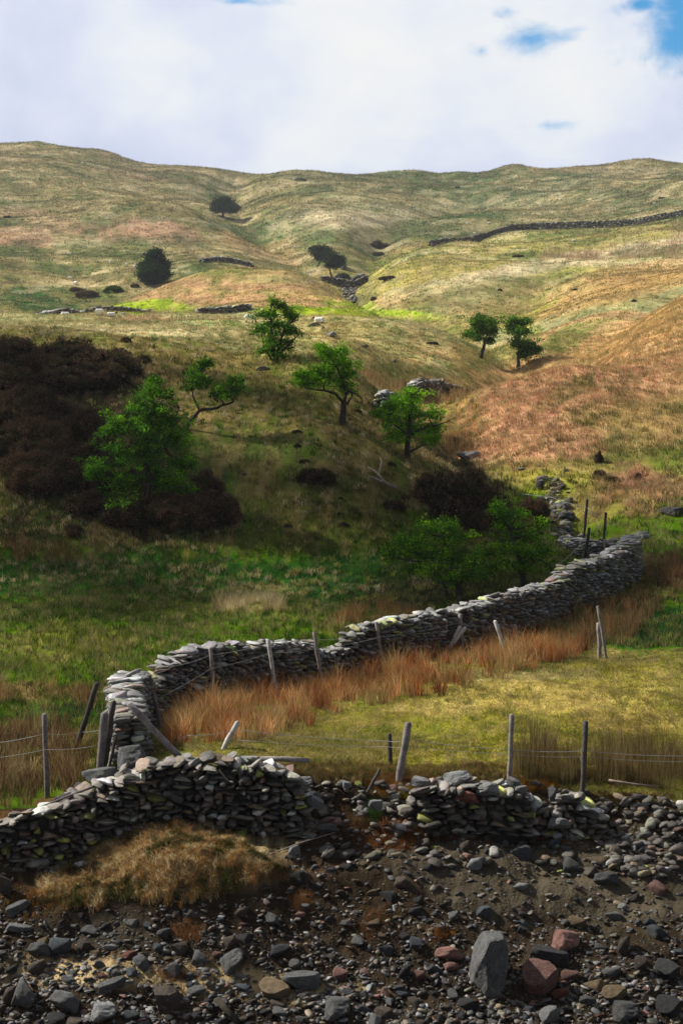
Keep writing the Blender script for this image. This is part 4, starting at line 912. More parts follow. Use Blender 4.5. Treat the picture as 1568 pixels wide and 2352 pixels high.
def bend(a, b, n, amp):
    a, b = Vector(a), Vector(b); L_ = (b - a).length; out_ = []
    o1 = Vector([random.gauss(0, amp) for _ in range(3)]) * L_; o2 = Vector([random.gauss(0, amp) for _ in range(3)]) * L_
    for i_ in range(n):
        t_ = i_ / (n - 1); out_.append(a.lerp(b, t_) + o1 * math.sin(math.pi * t_) * .6 + o2 * math.sin(2 * math.pi * t_) * .3 + Vector([random.gauss(0, .012) for _ in range(3)]) * L_)
    return out_
def leaves(centres, per, sig, size, cols, r):
    """per small leaf sprays round each centre"""
    n = len(centres) * per; c = np.repeat(np.array(centres), per, 0) + r.normal(0, 1, (n, 3)) * np.array([sig, sig, sig * .6])
    a = r.normal(size=(n, 3)); a /= np.linalg.norm(a, axis=1, keepdims=True); b = np.cross(a, r.normal(size=(n, 3))); b /= np.linalg.norm(b, axis=1, keepdims=True)
    s = (size * r.uniform(.6, 1.4, n))[:, None]
    V = np.stack([c - a * s * .6, c + b * s * .35, c + a * s * .6, c - b * s * .35], 1).reshape(-1, 3)
    i_ = np.arange(n) * 4; T = np.concatenate([np.stack([i_, i_ + 1, i_ + 2], 1), np.stack([i_, i_ + 2, i_ + 3], 1)])
    cc = np.array(cols)[r.integers(0, len(cols), len(centres))]; cc = np.repeat(cc, per, 0) * r.uniform(.7, 1.35, (n, 1))
    return V, T, np.repeat(cc, 4, 0)
GL_ = [(.15,.36,.012), (.10,.26,.012), (.24,.46,.014), (.065,.18,.010)]
GD_ = [(.045,.13,.012), (.065,.16,.012), (.03,.085,.010), (.12,.26,.014)]
def tree(label, base, d, limbs, blobs, cols, leaf=.055, dens=1., per=26, name='hawthorn_tree', cat='tree', twigs=1., group=None, dead=(), trunk_mat='bark', yspread=.8):
    """limbs: list of polylines [(px,row,radius m)...] from the foot up; blobs: (px,row,rx px,ry px); all at distance d"""
    r = np.random.default_rng(abs(hash(label)) % 1000 if False else sum(map(ord, label))); random.seed(sum(map(ord, label)))
    g = hit(limbs[0][0][0], limbs[0][0][1], d * .86); kd = g.y / d; d = g.y; s = d / F; leaf *= kd ** .7
    foot = limbs[0][0]; zoff = g.z - P(foot[0], foot[1], d).z
    pp = lambda px, row, dy=0: Vector(((px - CX) * s - 0, d + dy, CZ + (CY - row) * s + zoff))
    root = empty(name, (g.x, g.y, g.z)); tag(root, label, cat, group)
    V, T = [], []; off = 0; ends = []; nodes = []
    def addt(pts, rad, sides=6):
        nonlocal off
        v, t_ = tube(pts, rad, sides, .12); V.append(v); T.append(t_ + off); off += len(v)
    for li, l in enumerate(limbs):
        dy0 = 0 if li == 0 else random.uniform(-.3, .3)
        pts, rad = [], []
        for i_ in range(len(l) - 1):
            a = pp(l[i_][0], l[i_][1], dy0 * i_ / len(l)); b = pp(l[i_+1][0], l[i_+1][1], dy0 * (i_ + 1) / len(l))
            seg_ = bend(a, b, 5, .05)
            pts += seg_ if i_ == 0 else seg_[1:]; rr = np.linspace(l[i_][2], l[i_+1][2], 5) * (.72 if li else .85) * kd; rad += list(rr if i_ == 0 else rr[1:])
        if li == 0: pts[0] = pts[0] - Vector((0, 0, .3)); rad[0] *= 1.5
        addt(pts, rad, 8); nodes += [(p, q) for p, q in zip(pts[3:], rad[3:])]
    cen = []
    for (bx, by, rx, ry) in blobs:
        dy = random.uniform(-1, 1) * yspread * rx * s
        c = pp(bx, by, dy); nb = max(3, int(7 * dens))
        src = min(nodes, key=lambda q: (q[0] - c).length + abs(q[0].z - c.z) * .3)
        addt(bend(src[0], c, 6, .09), np.linspace(max(.02, min(src[1], .06)), .012, 6), 5)
        vol = rx * ry * s * s * rx * s
        ntw = int(max(8, 24 * (rx * ry * s * s) ** .5 * dens * 1.6) * twigs)
        for k in range(ntw):
            if r.random() < .18: continue
            q = r.normal(size=3); q /= np.linalg.norm(q); q *= r.uniform(.45, 1.08)
            q *= r.uniform(1.3, 1.75) if r.random() < .2 else 1.; e = c + Vector((q[0] * rx * s, q[1] * rx * s * .9, q[2] * ry * s))
            addt(bend(c.lerp(e, .1), e, 4, .1), [.012, .009, .006, .003], 3)
            for m_i in range(3): cen.append(tuple(c.lerp(e, (.5, .85, 1.15)[m_i] * r.uniform(.85, 1.15)))) if r.random() < .93 else None
    for l in dead:
        pts = [pp(px, row, random.uniform(-.1, .1)) for px, row, _ in l]; addt(pts, [q[2] for q in l], 5)
    V = np.concatenate(V) - np.array(g); T = np.concatenate(T)
    obj('trunk', mesh_np('trunk', V, T, None, M[trunk_mat], smooth=True), root)
    if cols is not None:
        lv = leaves(np.array(cen) - np.array(g), int(per * 1.25), max(.11, leaf * 1.8), leaf * 1.1, cols, r)
        obj('crown', mesh_np('crown', *lv, M['leaf']), root)
    return root

tree('windswept hawthorn with a bare forked trunk and flat crown leaning left, in mid slope', 785, 70,
     [[(786,978,.22), (788,945,.17), (790,922,.14)], [(790,930,.12), (770,905,.09), (735,897,.06), (700,893,.04)], [(790,925,.11), (800,900,.09), (815,905,.06), (830,915,.05), (832,925,.04), (812,922,.02)], [(790,925,.12), (795,900,.09), (785,870,.06), (765,830,.03)], [(797,930,.08), (808,910,.07), (806,895,.05)]],
     [(700,875,38,18), (740,868,36,22), (785,880,34,24), (760,845,42,20), (720,850,26,14), (790,835,30,18), (755,815,30,14), (780,808,20,10), (738,800,10,8), (690,858,16,8), (800,862,26,16)], GL_, leaf=.075, per=24,
     dead=[[(800,985,.06),(830,1005,.05),(860,1040,.04),(884,1060,.02)]])
tree('bright green spreading hawthorn in front of the broken sheepfold pillar', 935, 66,
     [[(935,1052,.16), (937,1010,.12), (940,980,.10)], [(940,1000,.1), (905,975,.06), (880,965,.03)], [(940,1000,.1), (975,985,.07), (1010,975,.04), (1045,960,.02)], [(938,1040,.08), (965,1025,.05), (1010,1008,.02)]],
     [(900,965,34,16), (940,935,50,24), (985,950,34,18), (955,905,34,14), (925,915,26,14), (990,985,30,16), (940,985,50,26), (905,1000,36,18), (985,1010,26,14), (868,950,10,6), (900,932,16,8)], GL_, leaf=.075, per=24)
tree('upright many-stemmed hawthorn on the brow of the slope', 632, 100,
     [[(632,834,.2), (626,790,.14), (622,750,.10), (620,720,.06)], [(636,834,.16), (645,790,.12), (655,750,.08), (670,725,.04)], [(628,830,.12), (606,800,.08), (600,760,.05)], [(640,820,.12), (665,790,.08), (690,760,.04)]],
     [(612,725,26,16), (640,705,24,12), (665,722,18,14), (605,755,24,16), (640,745,34,20), (668,760,18,12), (625,785,28,18), (655,790,18,16), (610,805,14,12), (640,815,20,12), (630,690,8,8)], GD_ + GL_[:2], leaf=.095, per=22,
     dead=[[(665,745,.05),(680,728,.03),(690,718,.012)], [(670,740,.04),(684,735,.02)]])
tree('long-limbed old hawthorn reaching to the right across the dark slope', 440, 63,
     [[(425,988,.14), (440,965,.10), (458,945,.09), (500,938,.07), (535,925,.05)], [(458,945,.07), (445,915,.05), (440,895,.04), (450,870,.03)]],
     [(530,895,36,22), (500,905,26,16), (545,880,22,14), (455,868,26,22), (440,885,24,14), (462,845,10,10), (475,835,8,8), (480,880,16,12)], GL_[:2] + GD_, leaf=.07, per=22)
tree('big sprawling hawthorn thicket in the dark hollow at left', 340, 58,
     [[(350,1185,.2), (340,1120,.16), (335,1050,.12), (345,960,.08)], [(340,1120,.12), (280,1060,.08), (230,1035,.04)], [(338,1080,.12), (390,1000,.08), (410,940,.04)], [(345,1150,.1), (300,1180,.06), (250,1150,.04)]],
     [(360,905,42,27), (330,940,50,32), (385,960,57,37), (300,980,62,30), (255,985,32,17), (400,1010,50,30), (250,1055,57,27), (215,1090,25,17), (320,1050,50,37), (290,1110,37,30), (355,1105,50,30), (405,1120,45,25), (300,1165,37,25), (370,1160,45,27), (420,1070,32,22), (345,1000,57,37), (350,880,15,12)], GL_[:2] + GD_ + GL_[3:], leaf=.07, per=26, dens=1.5)
tree('leafy low hawthorn behind the long wall, left of the pair', 1030, 44,
     [[(1055,1375,.13), (1050,1335,.10), (1035,1290,.08), (1020,1240,.05)], [(1030,1378,.09), (1015,1330,.07), (980,1290,.04)], [(1052,1345,.07), (1085,1310,.05), (1100,1270,.03)]],
     [(1015,1205,39,20), (980,1220,29,18), (1040,1235,41,25), (960,1260,41,27), (1010,1270,50,32), (1060,1285,39,25), (925,1245,29,20), (985,1310,41,20), (1040,1325,34,18), (1085,1320,29,16), (900,1275,23,18), (940,1310,27,16)], GD_ + GL_, leaf=.055, per=22, dens=1.1)
tree('leafy low hawthorn behind the long wall, right of the pair, with a tall shoot', 1190, 45,
     [[(1205,1350,.12), (1200,1310,.09), (1185,1260,.06), (1170,1215,.04)], [(1200,1310,.07), (1235,1285,.05), (1262,1300,.04), (1272,1335,.03), (1285,1365,.03)], [(1200,1320,.06), (1150,1280,.04)]],
     [(1150,1190,23,20), (1140,1165,9,18), (1175,1215,39,23), (1215,1235,39,25), (1160,1255,39,27), (1215,1275,46,25), (1120,1275,29,20), (1245,1265,23,18), (1180,1300,46,20), (1130,1310,29,16), (1240,1210,18,16), (1195,1180,18,11)], GD_ + GL_, leaf=.055, per=22, dens=1.1)
tree('small round-headed tree with a curved bare trunk at the stream bend', 1105, 117,
     [[(1103,822,.2), (1110,800,.15), (1112,780,.12)], [(1112,780,.1), (1095,765,.06), (1072,768,.03)], [(1112,782,.1), (1122,765,.06)]],
     [(1095,742,22,14), (1120,740,22,14), (1110,758,28,12), (1130,760,12,12), (1095,775,10,6), (1075,765,14,6), (1125,780,12,8), (1100,728,14,5)], GD_, leaf=.11, per=22)
tree('small dark tree standing right of the round-headed one at the stream bend', 1192, 109,
     [[(1190,842,.17), (1191,810,.12), (1192,780,.08)], [(1191,810,.08), (1215,800,.05)]],
     [(1185,745,22,14), (1195,765,28,16), (1190,788,28,14), (1215,795,20,16), (1180,735,10,8), (1205,812,16,12), (1228,805,10,10), (1205,740,14,10)], GD_, leaf=.11, per=22)
tree('dense dark oval tree standing alone left of the mound', 352, 255,
     [[(352,655,.3), (352,630,.25), (352,610,.15)]],
     [(352,592,19,11), (335,610,14,11), (370,608,14,11), (352,620,26,13), (335,635,13,9), (372,632,14,9), (350,642,19,8), (358,582,11,6)], [(.018,.045,.012), (.026,.06,.014), (.014,.035,.01)], leaf=.24, per=26, dens=1.3)
tree('lone umbrella-shaped tree high in the gully', 515, 372,
     [[(511,498,.4), (512,486,.32), (514,474,.2)]],
     [(505,470,13,7), (520,468,14,7), (535,478,9,7), (497,478,8,5), (515,460,9,4), (524,480,13,5)], [(.018,.045,.014), (.028,.06,.016), (.016,.035,.012)], leaf=.34, per=22, dens=1.2)
tree('thin wind-bent tree at the mouth of the upper gully, left one', 738, 272,
     [[(728,612,.22), (738,598,.16), (736,582,.12)], [(738,600,.1), (752,598,.08), (760,588,.05)]],
     [(725,575,14,10), (745,578,16,11), (735,590,14,8), (752,588,10,8)], [(.035,.06,.02), (.05,.08,.03), (.03,.045,.018)], leaf=.22, per=18)
tree('thin dark tree at the mouth of the upper gully, right one', 760, 262,
     [[(762,636,.22), (758,615,.16), (762,600,.12)], [(759,612,.1), (775,602,.06)]],
     [(765,590,14,8), (780,595,14,8), (760,604,14,8), (775,606,10,6)], [(.02,.05,.014), (.035,.065,.02), (.02,.035,.014)], leaf=.22, per=18)

# bushes: bristly domes
def bushmesh(seed, cols, n=15000, twig=(.05,.035,.025)):
    r = np.random.default_rng(seed); K = 46
    th = r.uniform(0, 6.28, K); q_ = np.sqrt(r.random(K)); top = np.sqrt(np.maximum(0, 1 - q_ ** 2)) * r.uniform(.35, 1.0, K)
    lob = np.stack([np.cos(th) * q_ * .72, np.sin(th) * q_ * .72, top * .62 + .05], 1); rad = r.uniform(.13, .27, K)
    k = r.integers(0, K, n); q = r.normal(size=(n, 3)); q /= np.linalg.norm(q, axis=1, keepdims=True)
    rr = rad[k] * r.uniform(.35, 1.15, n) ** .6; p = lob[k] + q * rr[:, None]; p[:, 2] = np.maximum(p[:, 2], -.08 + .15 * r.random(n))
    dv = q * .7 + np.array([0, 0, .55]) + r.normal(0, .5, (n, 3)); dv /= np.linalg.norm(dv, axis=1, keepdims=True)
    w = np.cross(dv, r.normal(size=(n, 3))); w /= np.linalg.norm(w, axis=1, keepdims=True)
    ln = r.uniform(.03, .10, n)[:, None]; wd = r.uniform(.008, .022, n)[:, None]
    V = np.stack([p - w * wd, p + w * wd, p + dv * ln], 1).reshape(-1, 3); T = np.arange(n * 3).reshape(-1, 3)
    lc = r.integers(0, len(cols), K); pick = np.where(r.random(n) < .6, lc[k], r.integers(0, len(cols), n))
    cl = np.array(cols)[pick] * r.uniform(.55, 1.6, (n, 1)); C = np.repeat(cl, 3, 0)
    cv, cf = ico(1); Vs, Ts, Cs = [V], [T], [C]; off = len(V)
    for i_ in range(K):
        v = cv * rad[i_] * .55 + lob[i_]; v[:, 2] = np.maximum(v[:, 2], -.12)
        Vs.append(v); Ts.append(cf + off); Cs.append(np.tile(twig, (len(v), 1))); off += len(v)
    return np.concatenate(Vs), np.concatenate(Ts), np.concatenate(Cs)
BC = {'dark': [(.045,.028,.018), (.06,.036,.022), (.03,.036,.012), (.10,.06,.035), (.05,.06,.02), (.13,.09,.05)], 'green': [(.03,.07,.014), (.05,.10,.016), (.025,.05,.012)], 'brown': [(.10,.055,.032), (.065,.04,.024), (.14,.09,.05), (.04,.045,.015)]}
BM = {k: [mesh_np('bush', *bushmesh(50 + 7 * i_ + j, c, twig=tuple(.5 * v for v in c[0])), M['leaf']) for j in range(3)] for i_, (k, c) in enumerate(BC.items())}
def bush(px, row, w, h, kind, label, group=None, name='gorse_bush', cat='bush', dmin=0):
    p = hit(px, row, dmin); s = p.y / F; o = obj(name, random.choice(BM[kind])); o.location = p - Vector((0, 0, .05)); 
    o.scale = (w * s / 1.7, (w + h) / 2 * s / 1.7, h * s / 1.05); o.rotation_euler = (0, 0, random.choice([0, math.pi]) + random.uniform(-.4, .4)); tag(o, label, cat, group); return o
random.seed(11)
bush(1075,1185,190,150,'dark','large dark gorse dome at the foot of the slope, above the low hawthorns',dmin=48)
bush(1010,1160,130,110,'dark','dark gorse joined to the left side of the large dome',dmin=48)
bush(1120,1215,120,80,'brown','brown-tinged bush under the right side of the large gorse dome',dmin=46)
bush(725,1110,96,52,'dark','lone dark cushion bush in the middle of the grassy slope')
bush(1225,1185,74,60,'brown','brown scrub bush between the low hawthorns and the stream')
bush(905,1170,60,36,'dark','low dark bush left of the gorse joined to the large dome')
bush(470,1130,90,70,'dark','dark bush right of the hawthorn thicket in the hollow')
bush(993,790,32,10,'dark','flat dark patch of heather on the meadow slope')
bush(260,672,52,22,'green','low green bush left of the dense oval tree')
bush(200,684,56,26,'brown','brown heather clump below the grazing sheep')
bush(175,668,36,12,'brown','thin brown heather clump left of the low green bush')
bush(310,660,22,14,'brown','small brown scrub at the foot of the dense oval tree')
bush(868,570,58,24,'dark','dark heather bank on the lip of the upper gully')
bush(790,640,26,18,'green','little green bush between the rocks of the upper gully')
bush(870,588,34,14,'dark','dark peat scar bush below the heather bank')
bush(892,642,46,12,'brown','brown scrub on the right rim of the upper gully')
bush(858,690,16,12,'dark','tiny dark bush at the right end of the bright green strip')
bush(1190,590,30,8,'dark','tiny dark heather on the right spur')
bush(1376,1062,22,40,'dark','thin dark gorse standing on the lower bracken bank',dmin=50)
bush(1376,1095,34,26,'dark','dark gorse just under the thin one on the bracken bank',dmin=50)
bush(1405,1108,36,22,'dark','dark low bush right of the thin gorse',dmin=50)
bush(1465,1100,18,24,'dark','small dark stalky bush in front of the pink bracken heap',dmin=50)
bush(1045,1025,50,30,'brown','brown bush beside the pale flat boulder',dmin=60)
bush(1148,668,12,8,'dark','tiny dark bush on the middle of the right spur')
bush(1322,680-14,22,6,'dark','small dark scrub on the crest of the bracken slope')
bush(1520,480-25,20,5,'dark','dark speck of heather above the long field wall')
bush(690,415,30,8,'brown','brown heather under the skyline crag')
bush(535,432,14,6,'dark','dark scrub in the head of the gully')
bush(1050,432,14,6,'dark','dark heather high on the hill, centre right')
bush(18,500,22,8,'dark','dark heather clump at the left edge of the hill')
def gorse_field(cx, cy, n, rx, ry, lab, kinds=('dark',)):
    for i_ in range(n):
        a = random.uniform(0, 6.28); q = math.sqrt(random.random())
        w = random.uniform(60, 140); bush(cx + rx * q * math.cos(a), cy + ry * q * math.sin(a), w, w * random.uniform(.45, .75), random.choice(kinds), lab, 'gorse covering the dark slope', dmin=50)
gorse_field(60, 860, 24, 130, 50, 'dark gorse bush on the upper left slope under the meadow edge', ('dark', 'dark', 'brown'))
gorse_field(205, 865, 14, 70, 45, 'dark gorse bush of the thicket below the meadow edge, above the hawthorn thicket')
gorse_field(80, 1000, 30, 140, 70, 'dark gorse bush of the thicket at the left edge, half way down the slope', ('dark', 'dark', 'brown'))
gorse_field(180, 1110, 26, 150, 70, 'dark gorse bush low on the left slope beside the hawthorn thicket', ('dark', 'brown'))
gorse_field(380, 1190, 16, 130, 36, 'dark gorse bush at the foot of the left slope under the hawthorn thicket', ('dark', 'brown'))

for i_ in range(34):
    a = random.uniform(-1.2, 1.9); bush(170 + 200 * math.cos(a) + random.gauss(0, 30), 1010 + 210 * math.sin(a) + random.gauss(0, 22), random.uniform(18, 46), random.uniform(12, 28), random.choice(['dark', 'brown', 'brown']), 'small heather tuft scattered round the edge of the dark gorse on the left slope', 'heather tufts at the gorse edge', name='heather_clump', dmin=46)
for i_ in range(16):
    bush(random.uniform(600, 1000), random.uniform(900, 1230), random.uniform(14, 34), random.uniform(8, 16), random.choice(['dark', 'brown']), 'low heather tuft dotted over the grassy middle slope', 'heather tufts of the middle slope', name='heather_clump', dmin=46)
# ------------------------------------------------------------------ fences
def post(top, bot, d, r_, mat, label, name='fence_post', group=None, dd=None, flat=False):
    d = float(fm(bot[0], d))
    a = P(bot[0], bot[1], d); b = P(top[0], top[1], d + (dd if dd is not None else random.uniform(-.05, .05)))
    dr = (b - a); a2 = a - dr.normalized() * .25
    n_ = 7; pts = [a2.lerp(b, i_ / (n_ - 1)) + Vector((random.gauss(0, r_ * .12), random.gauss(0, r_ * .12), 0)) * (i_ > 0) for i_ in range(n_)]
    rad = [r_ * random.uniform(.9, 1.08) for _ in range(n_)] + [r_ * .55]; pts.append(b + dr.normalized() * r_ * .4)
    v, t_ = tube(pts, rad, 9, .05)
    o = obj(name, mesh_np(name, v - np.array(a), t_, None, M[mat]), None, a); tag(o, label, 'fence post', group); return o
PO = [
 ((1175,1643),(1169,1800),25.0,.045,'post_grey','tall straight grey post standing behind the pale slab of the tumbled wall, right side'),
 ((1345,1658),(1338,1810),24.9,.05,'post_dark','dark square post behind the right wall stub'),
 ((893,1687),(897,1770),25.7,.045,'post_dark','short black post at the pasture edge, left of the thick leaning post'),
 ((937,1662),(916,1795),24.95,.065,'post_grey','thick grey-brown post leaning right beside the short black one'),
 ((545,1660),(500,1745),25.6,.05,'post_pale','whitish post leaning strongly right behind the curved wall'),
 ((102,1642),(109,1838),25.6,.045,'post_grey','lone grey post in the brown grass at far left'),
 ((872,1768),(850,1808),24.6,.03,'post_dark','broken stump in the turf at the gap of the bank wall'),
 ((222,1570),(185,1690),28.3,.055,'post_dark','dark round post leaning right at the left side of the wall corner'),
 ((240,1640),(226,1790),25.1,.07,'post_grey','thick pale post with a knot, nearest at the wall corner'),
 ((259,1613),(236,1780),25.3,.06,'post_dark','rounded brown post just behind the thick knotted one'),
 ((266,1690),(250,1770),25.2,.03,'post_dark','thin stake right of the paired posts at the wall corner'),
 ((298,1618),(417,1745),24.95,.06,'post_grey','long round strut slanting down to the right over the wall corner'),
 ((315,1543),(327,1625),29.2,.05,'post_grey','short grey post standing at the turn of the long wall'),
 ((352,1592),(376,1700),29.6,.045,'post_grey','grey post tangled in wire just right of the wall turn'),
 ((483,1490),(493,1625),31.1,.045,'post_grey','first grey post along the face of the long wall, above the rushes'),
 ((616,1470),(634,1590),32.2,.045,'post_pale','second post along the long wall, pale and leaning left'),
 ((721,1452),(738,1560),33.1,.045,'post_grey','third post along the long wall, just before its dip'),
 ((864,1430),(879,1525),34.6,.045,'post_grey','post against the long wall just right of the dip'),
 ((974,1413),(976,1490),35.8,.05,'post_grey','short post against the long wall left of the crossed boards'),
 ((1021,1400),(1026,1470),36.2,.05,'post_grey','post by a yellow lichen patch on the long wall'),
 ((1057,1412),(1060,1490),36.2,.055,'post_grey','stout post at the crossed boards against the long wall'),
 ((1137,1427),(1173,1532),35.2,.05,'post_pale','white post leaning left in the orange rushes'),
 ((1373,1393),(1394,1530),34.4,.04,'post_grey','tall thin post leaning left at the far edge of the pasture'),
 ((1374,1432),(1376,1508),34.8,.05,'post_grey','short stout post beside the tall thin one at the pasture edge'),
 ((1182,1124),(1177,1152),58.,.05,'post_grey','small distant post above the low hawthorns'),
 ((1348,1148),(1342,1220),49.6,.045,'post_dark','dark post above the bend of the wall, left of two'),
 ((1391,1178),(1385,1255),47.6,.045,'post_dark','dark post above the bend of the wall, right of two'),
 ((1353,1213),(1346,1262),46.,.05,'post_dark','short dark post holding up tangled netting behind the wall'),
 ((1390,1240),(1388,1275),45.5,.04,'post_grey','tiny post end showing behind the wall bend'),
]
for (a, b, d, r_, m_n, lab) in PO: post(a, b, d, r_, m_n, lab)
for a, b, lab in (((1068,1443),(1024,1500),'split whitish board crossing to the left against the long wall'), ((1056,1440),(1030,1492),'second whitish board leaning beside the crossed one')):
    o = post(a, b, 36.0, .05, 'post_pale', lab, 'board'); o['category'] = 'board'
v, t_ = tube([P(598,1743,24.5), P(655,1744,24.55), P(711,1748,24.6)], [.045, .05, .045], 6, .1)
tag(obj('plank', mesh_np('plank', v, t_, None, M['post_grey'])), 'grey plank lying along the turf at the right end of the curved wall', 'plank')
v, t_ = tube([P(-60,1906,23.55), P(60,1868,23.6), P(150,1832,23.7), P(235,1800,23.85)], [.022]*4, 6, .1)
tag(obj('rail', mesh_np('rail', v, t_, None, M['post_grey'])), 'long thin rail resting along the sloping top of the curved wall', 'rail')
v, t_ = tube([hit(500,2300)+Vector((0,-.1,.05)), hit(522,2325)+Vector((0,-.1,.06)), hit(545,2352)+Vector((0,-.1,.05))], [.05, .045, .04], 8, .15)
tag(obj('log', mesh_np('log', v, t_, None, M['bark'])), 'dark weathered log lying on the scree at the bottom, left of centre', 'log')
def branch(name, label, polys, d, mat='deadwood', cat='branch'):
    Vs, Ts, o_ = [], [], 0
    for l in polys:
        pts = []
        for px, row, r_ in l:
            pts.append(hit(px, row) + Vector((0, -.1, .12)))
        v, t_ = tube(pts, [q[2] for q in l], 6, .15); Vs.append(v); Ts.append(t_ + o_); o_ += len(v)
    tag(obj(name, mesh_np(name, np.concatenate(Vs), np.concatenate(Ts), None, M[mat], smooth=True)), label, cat)
branch('dead_branch', 'dead forked branch lying on the slope below the windswept hawthorn', [[(915,1132,.07), (885,1120,.07), (855,1108,.05), (842,1103,.02)], [(885,1120,.06), (865,1095,.05), (845,1082,.02)], [(870,1100,.03), (876,1068,.04), (872,1058,.02)]], 60)
branch('stalk', 'long pale dry stalk leaning across the dark bank below the gap', [[(620,1980,.008), (700,1950,.010), (770,1928,.006)]], 23, cat='stalk')
branch('dead_branch', 'thin dead branch lying in the dark earth right of the wall stub', [[(1395,1808,.025), (1450,1815,.02), (1510,1822,.012)]], 24.8)
def wire(label, pts, r_=.004, sag=.03):
    Vs, Ts, o_ = [], [], 0; W_ = [P(p[0], p[1], float(fm(p[0], p[2]))) for p in pts]; line = []
    for a, b in zip(W_[:-1], W_[1:]):
        for i_ in range(6): t__ = i_ / 6; line.append(a.lerp(b, t__) - Vector((0, 0, 4 * sag * t__ * (1 - t__))))
    line.append(W_[-1]); v, t_ = tube(line, [r_] * len(line), 4)
    tag(obj('fence_wire', mesh_np('fence_wire', v, t_, None, M['wire'])), label, 'wire')
wire('upper fence wire running along the near edge of the pasture', [(430,1690,25.3), (545,1677,25.5), (893,1703,25.6), (932,1698,24.9), (1174,1722,24.95), (1343,1725,24.85), (1600,1737,24.8)])
wire('lower fence wire along the near edge of the pasture', [(545,1700,25.5), (893,1716,25.6), (928,1712,24.9), (1173,1732,24.95), (1342,1738,24.85), (1600,1750,24.8)], .003)
wire('barbed wire from the left edge past the lone grey post to the wall corner', [(-60,1712,25.9), (103,1686,25.5), (190,1682,28.0), (255,1668,25.3)])
wire('lower slack wire by the lone grey post at far left', [(-60,1745,25.9), (104,1722,25.5), (228,1712,25.2)], .003)
wire('top wire along the long wall from its turn to the dip', [(315,1560,29.1), (400,1530,30.2), (483,1505,31), (616,1478,32.1), (722,1466,33), (772,1468,33.6), (865,1440,34.5)], .005)
wire('second wire in front of the long wall', [(352,1610,29.5), (486,1535,31), (620,1500,32.1), (727,1490,33), (868,1465,34.5), (1058,1430,36.1)], .004)
wire('sagging netting wire behind the wall bend', [(1270,1300,45.5), (1310,1275,45.8), (1348,1225,46), (1386,1200,47.5)], .008)
wire('second sagging netting wire behind the wall bend', [(1275,1306,45.5), (1320,1262,45.8), (1350,1240,46)], .007)
wire('wire running from the posts above the bend towards the stream', [(1177,1130,58), (1260,1140,54), (1345,1165,49.5), (1389,1195,47.5)], .006)

# ------------------------------------------------------------------ gate
def boxv(x0, x1, y0, y1, z0, z1):
    V = np.array([(x, y, z) for x in (x0, x1) for y in (y0, y1) for z in (z0, z1)]); T = np.array([(0,1,3),(0,3,2),(4,6,7),(4,7,5),(0,4,5),(0,5,1),(2,3,7),(2,7,6),(0,2,6),(0,6,4),(1,5,7),(1,7,3)]); return V, T
g = onground(697, 288); root = empty('field_gate', g); tag(root, 'white wooden field gate with diagonal braces at the head of the gully', 'gate')
def bars(name, L_, mat, parent):
    Vs, Ts, o_ = [], [], 0
    for b in L_: v, t_ = boxv(*b) if len(b) == 6 else tube(b[0], b[1], 4); Vs.append(v); Ts.append(t_ + o_); o_ += len(v)
    return obj(name, mesh_np(name, np.concatenate(Vs), np.concatenate(Ts), None, M[mat]), parent)
bars('rails', [(-1.3, 1.3, -.04, .04, .2 + .27 * k, .31 + .27 * k) for k in range(4)], 'white_wood', root)
bars('brace', [([(-1.2, -.06, .2), (0, -.06, 1.1)], [.06, .06]), ([(0, -.06, 1.1), (1.2, -.06, .2)], [.06, .06])], 'white_wood', root)
bars('gate_post', [(-1.5, -1.3, -.1, .1, -.3, 1.5)], 'white_wood', root); bars('gate_post', [(1.3, 1.5, -.1, .1, -.3, 1.5)], 'white_wood', root)

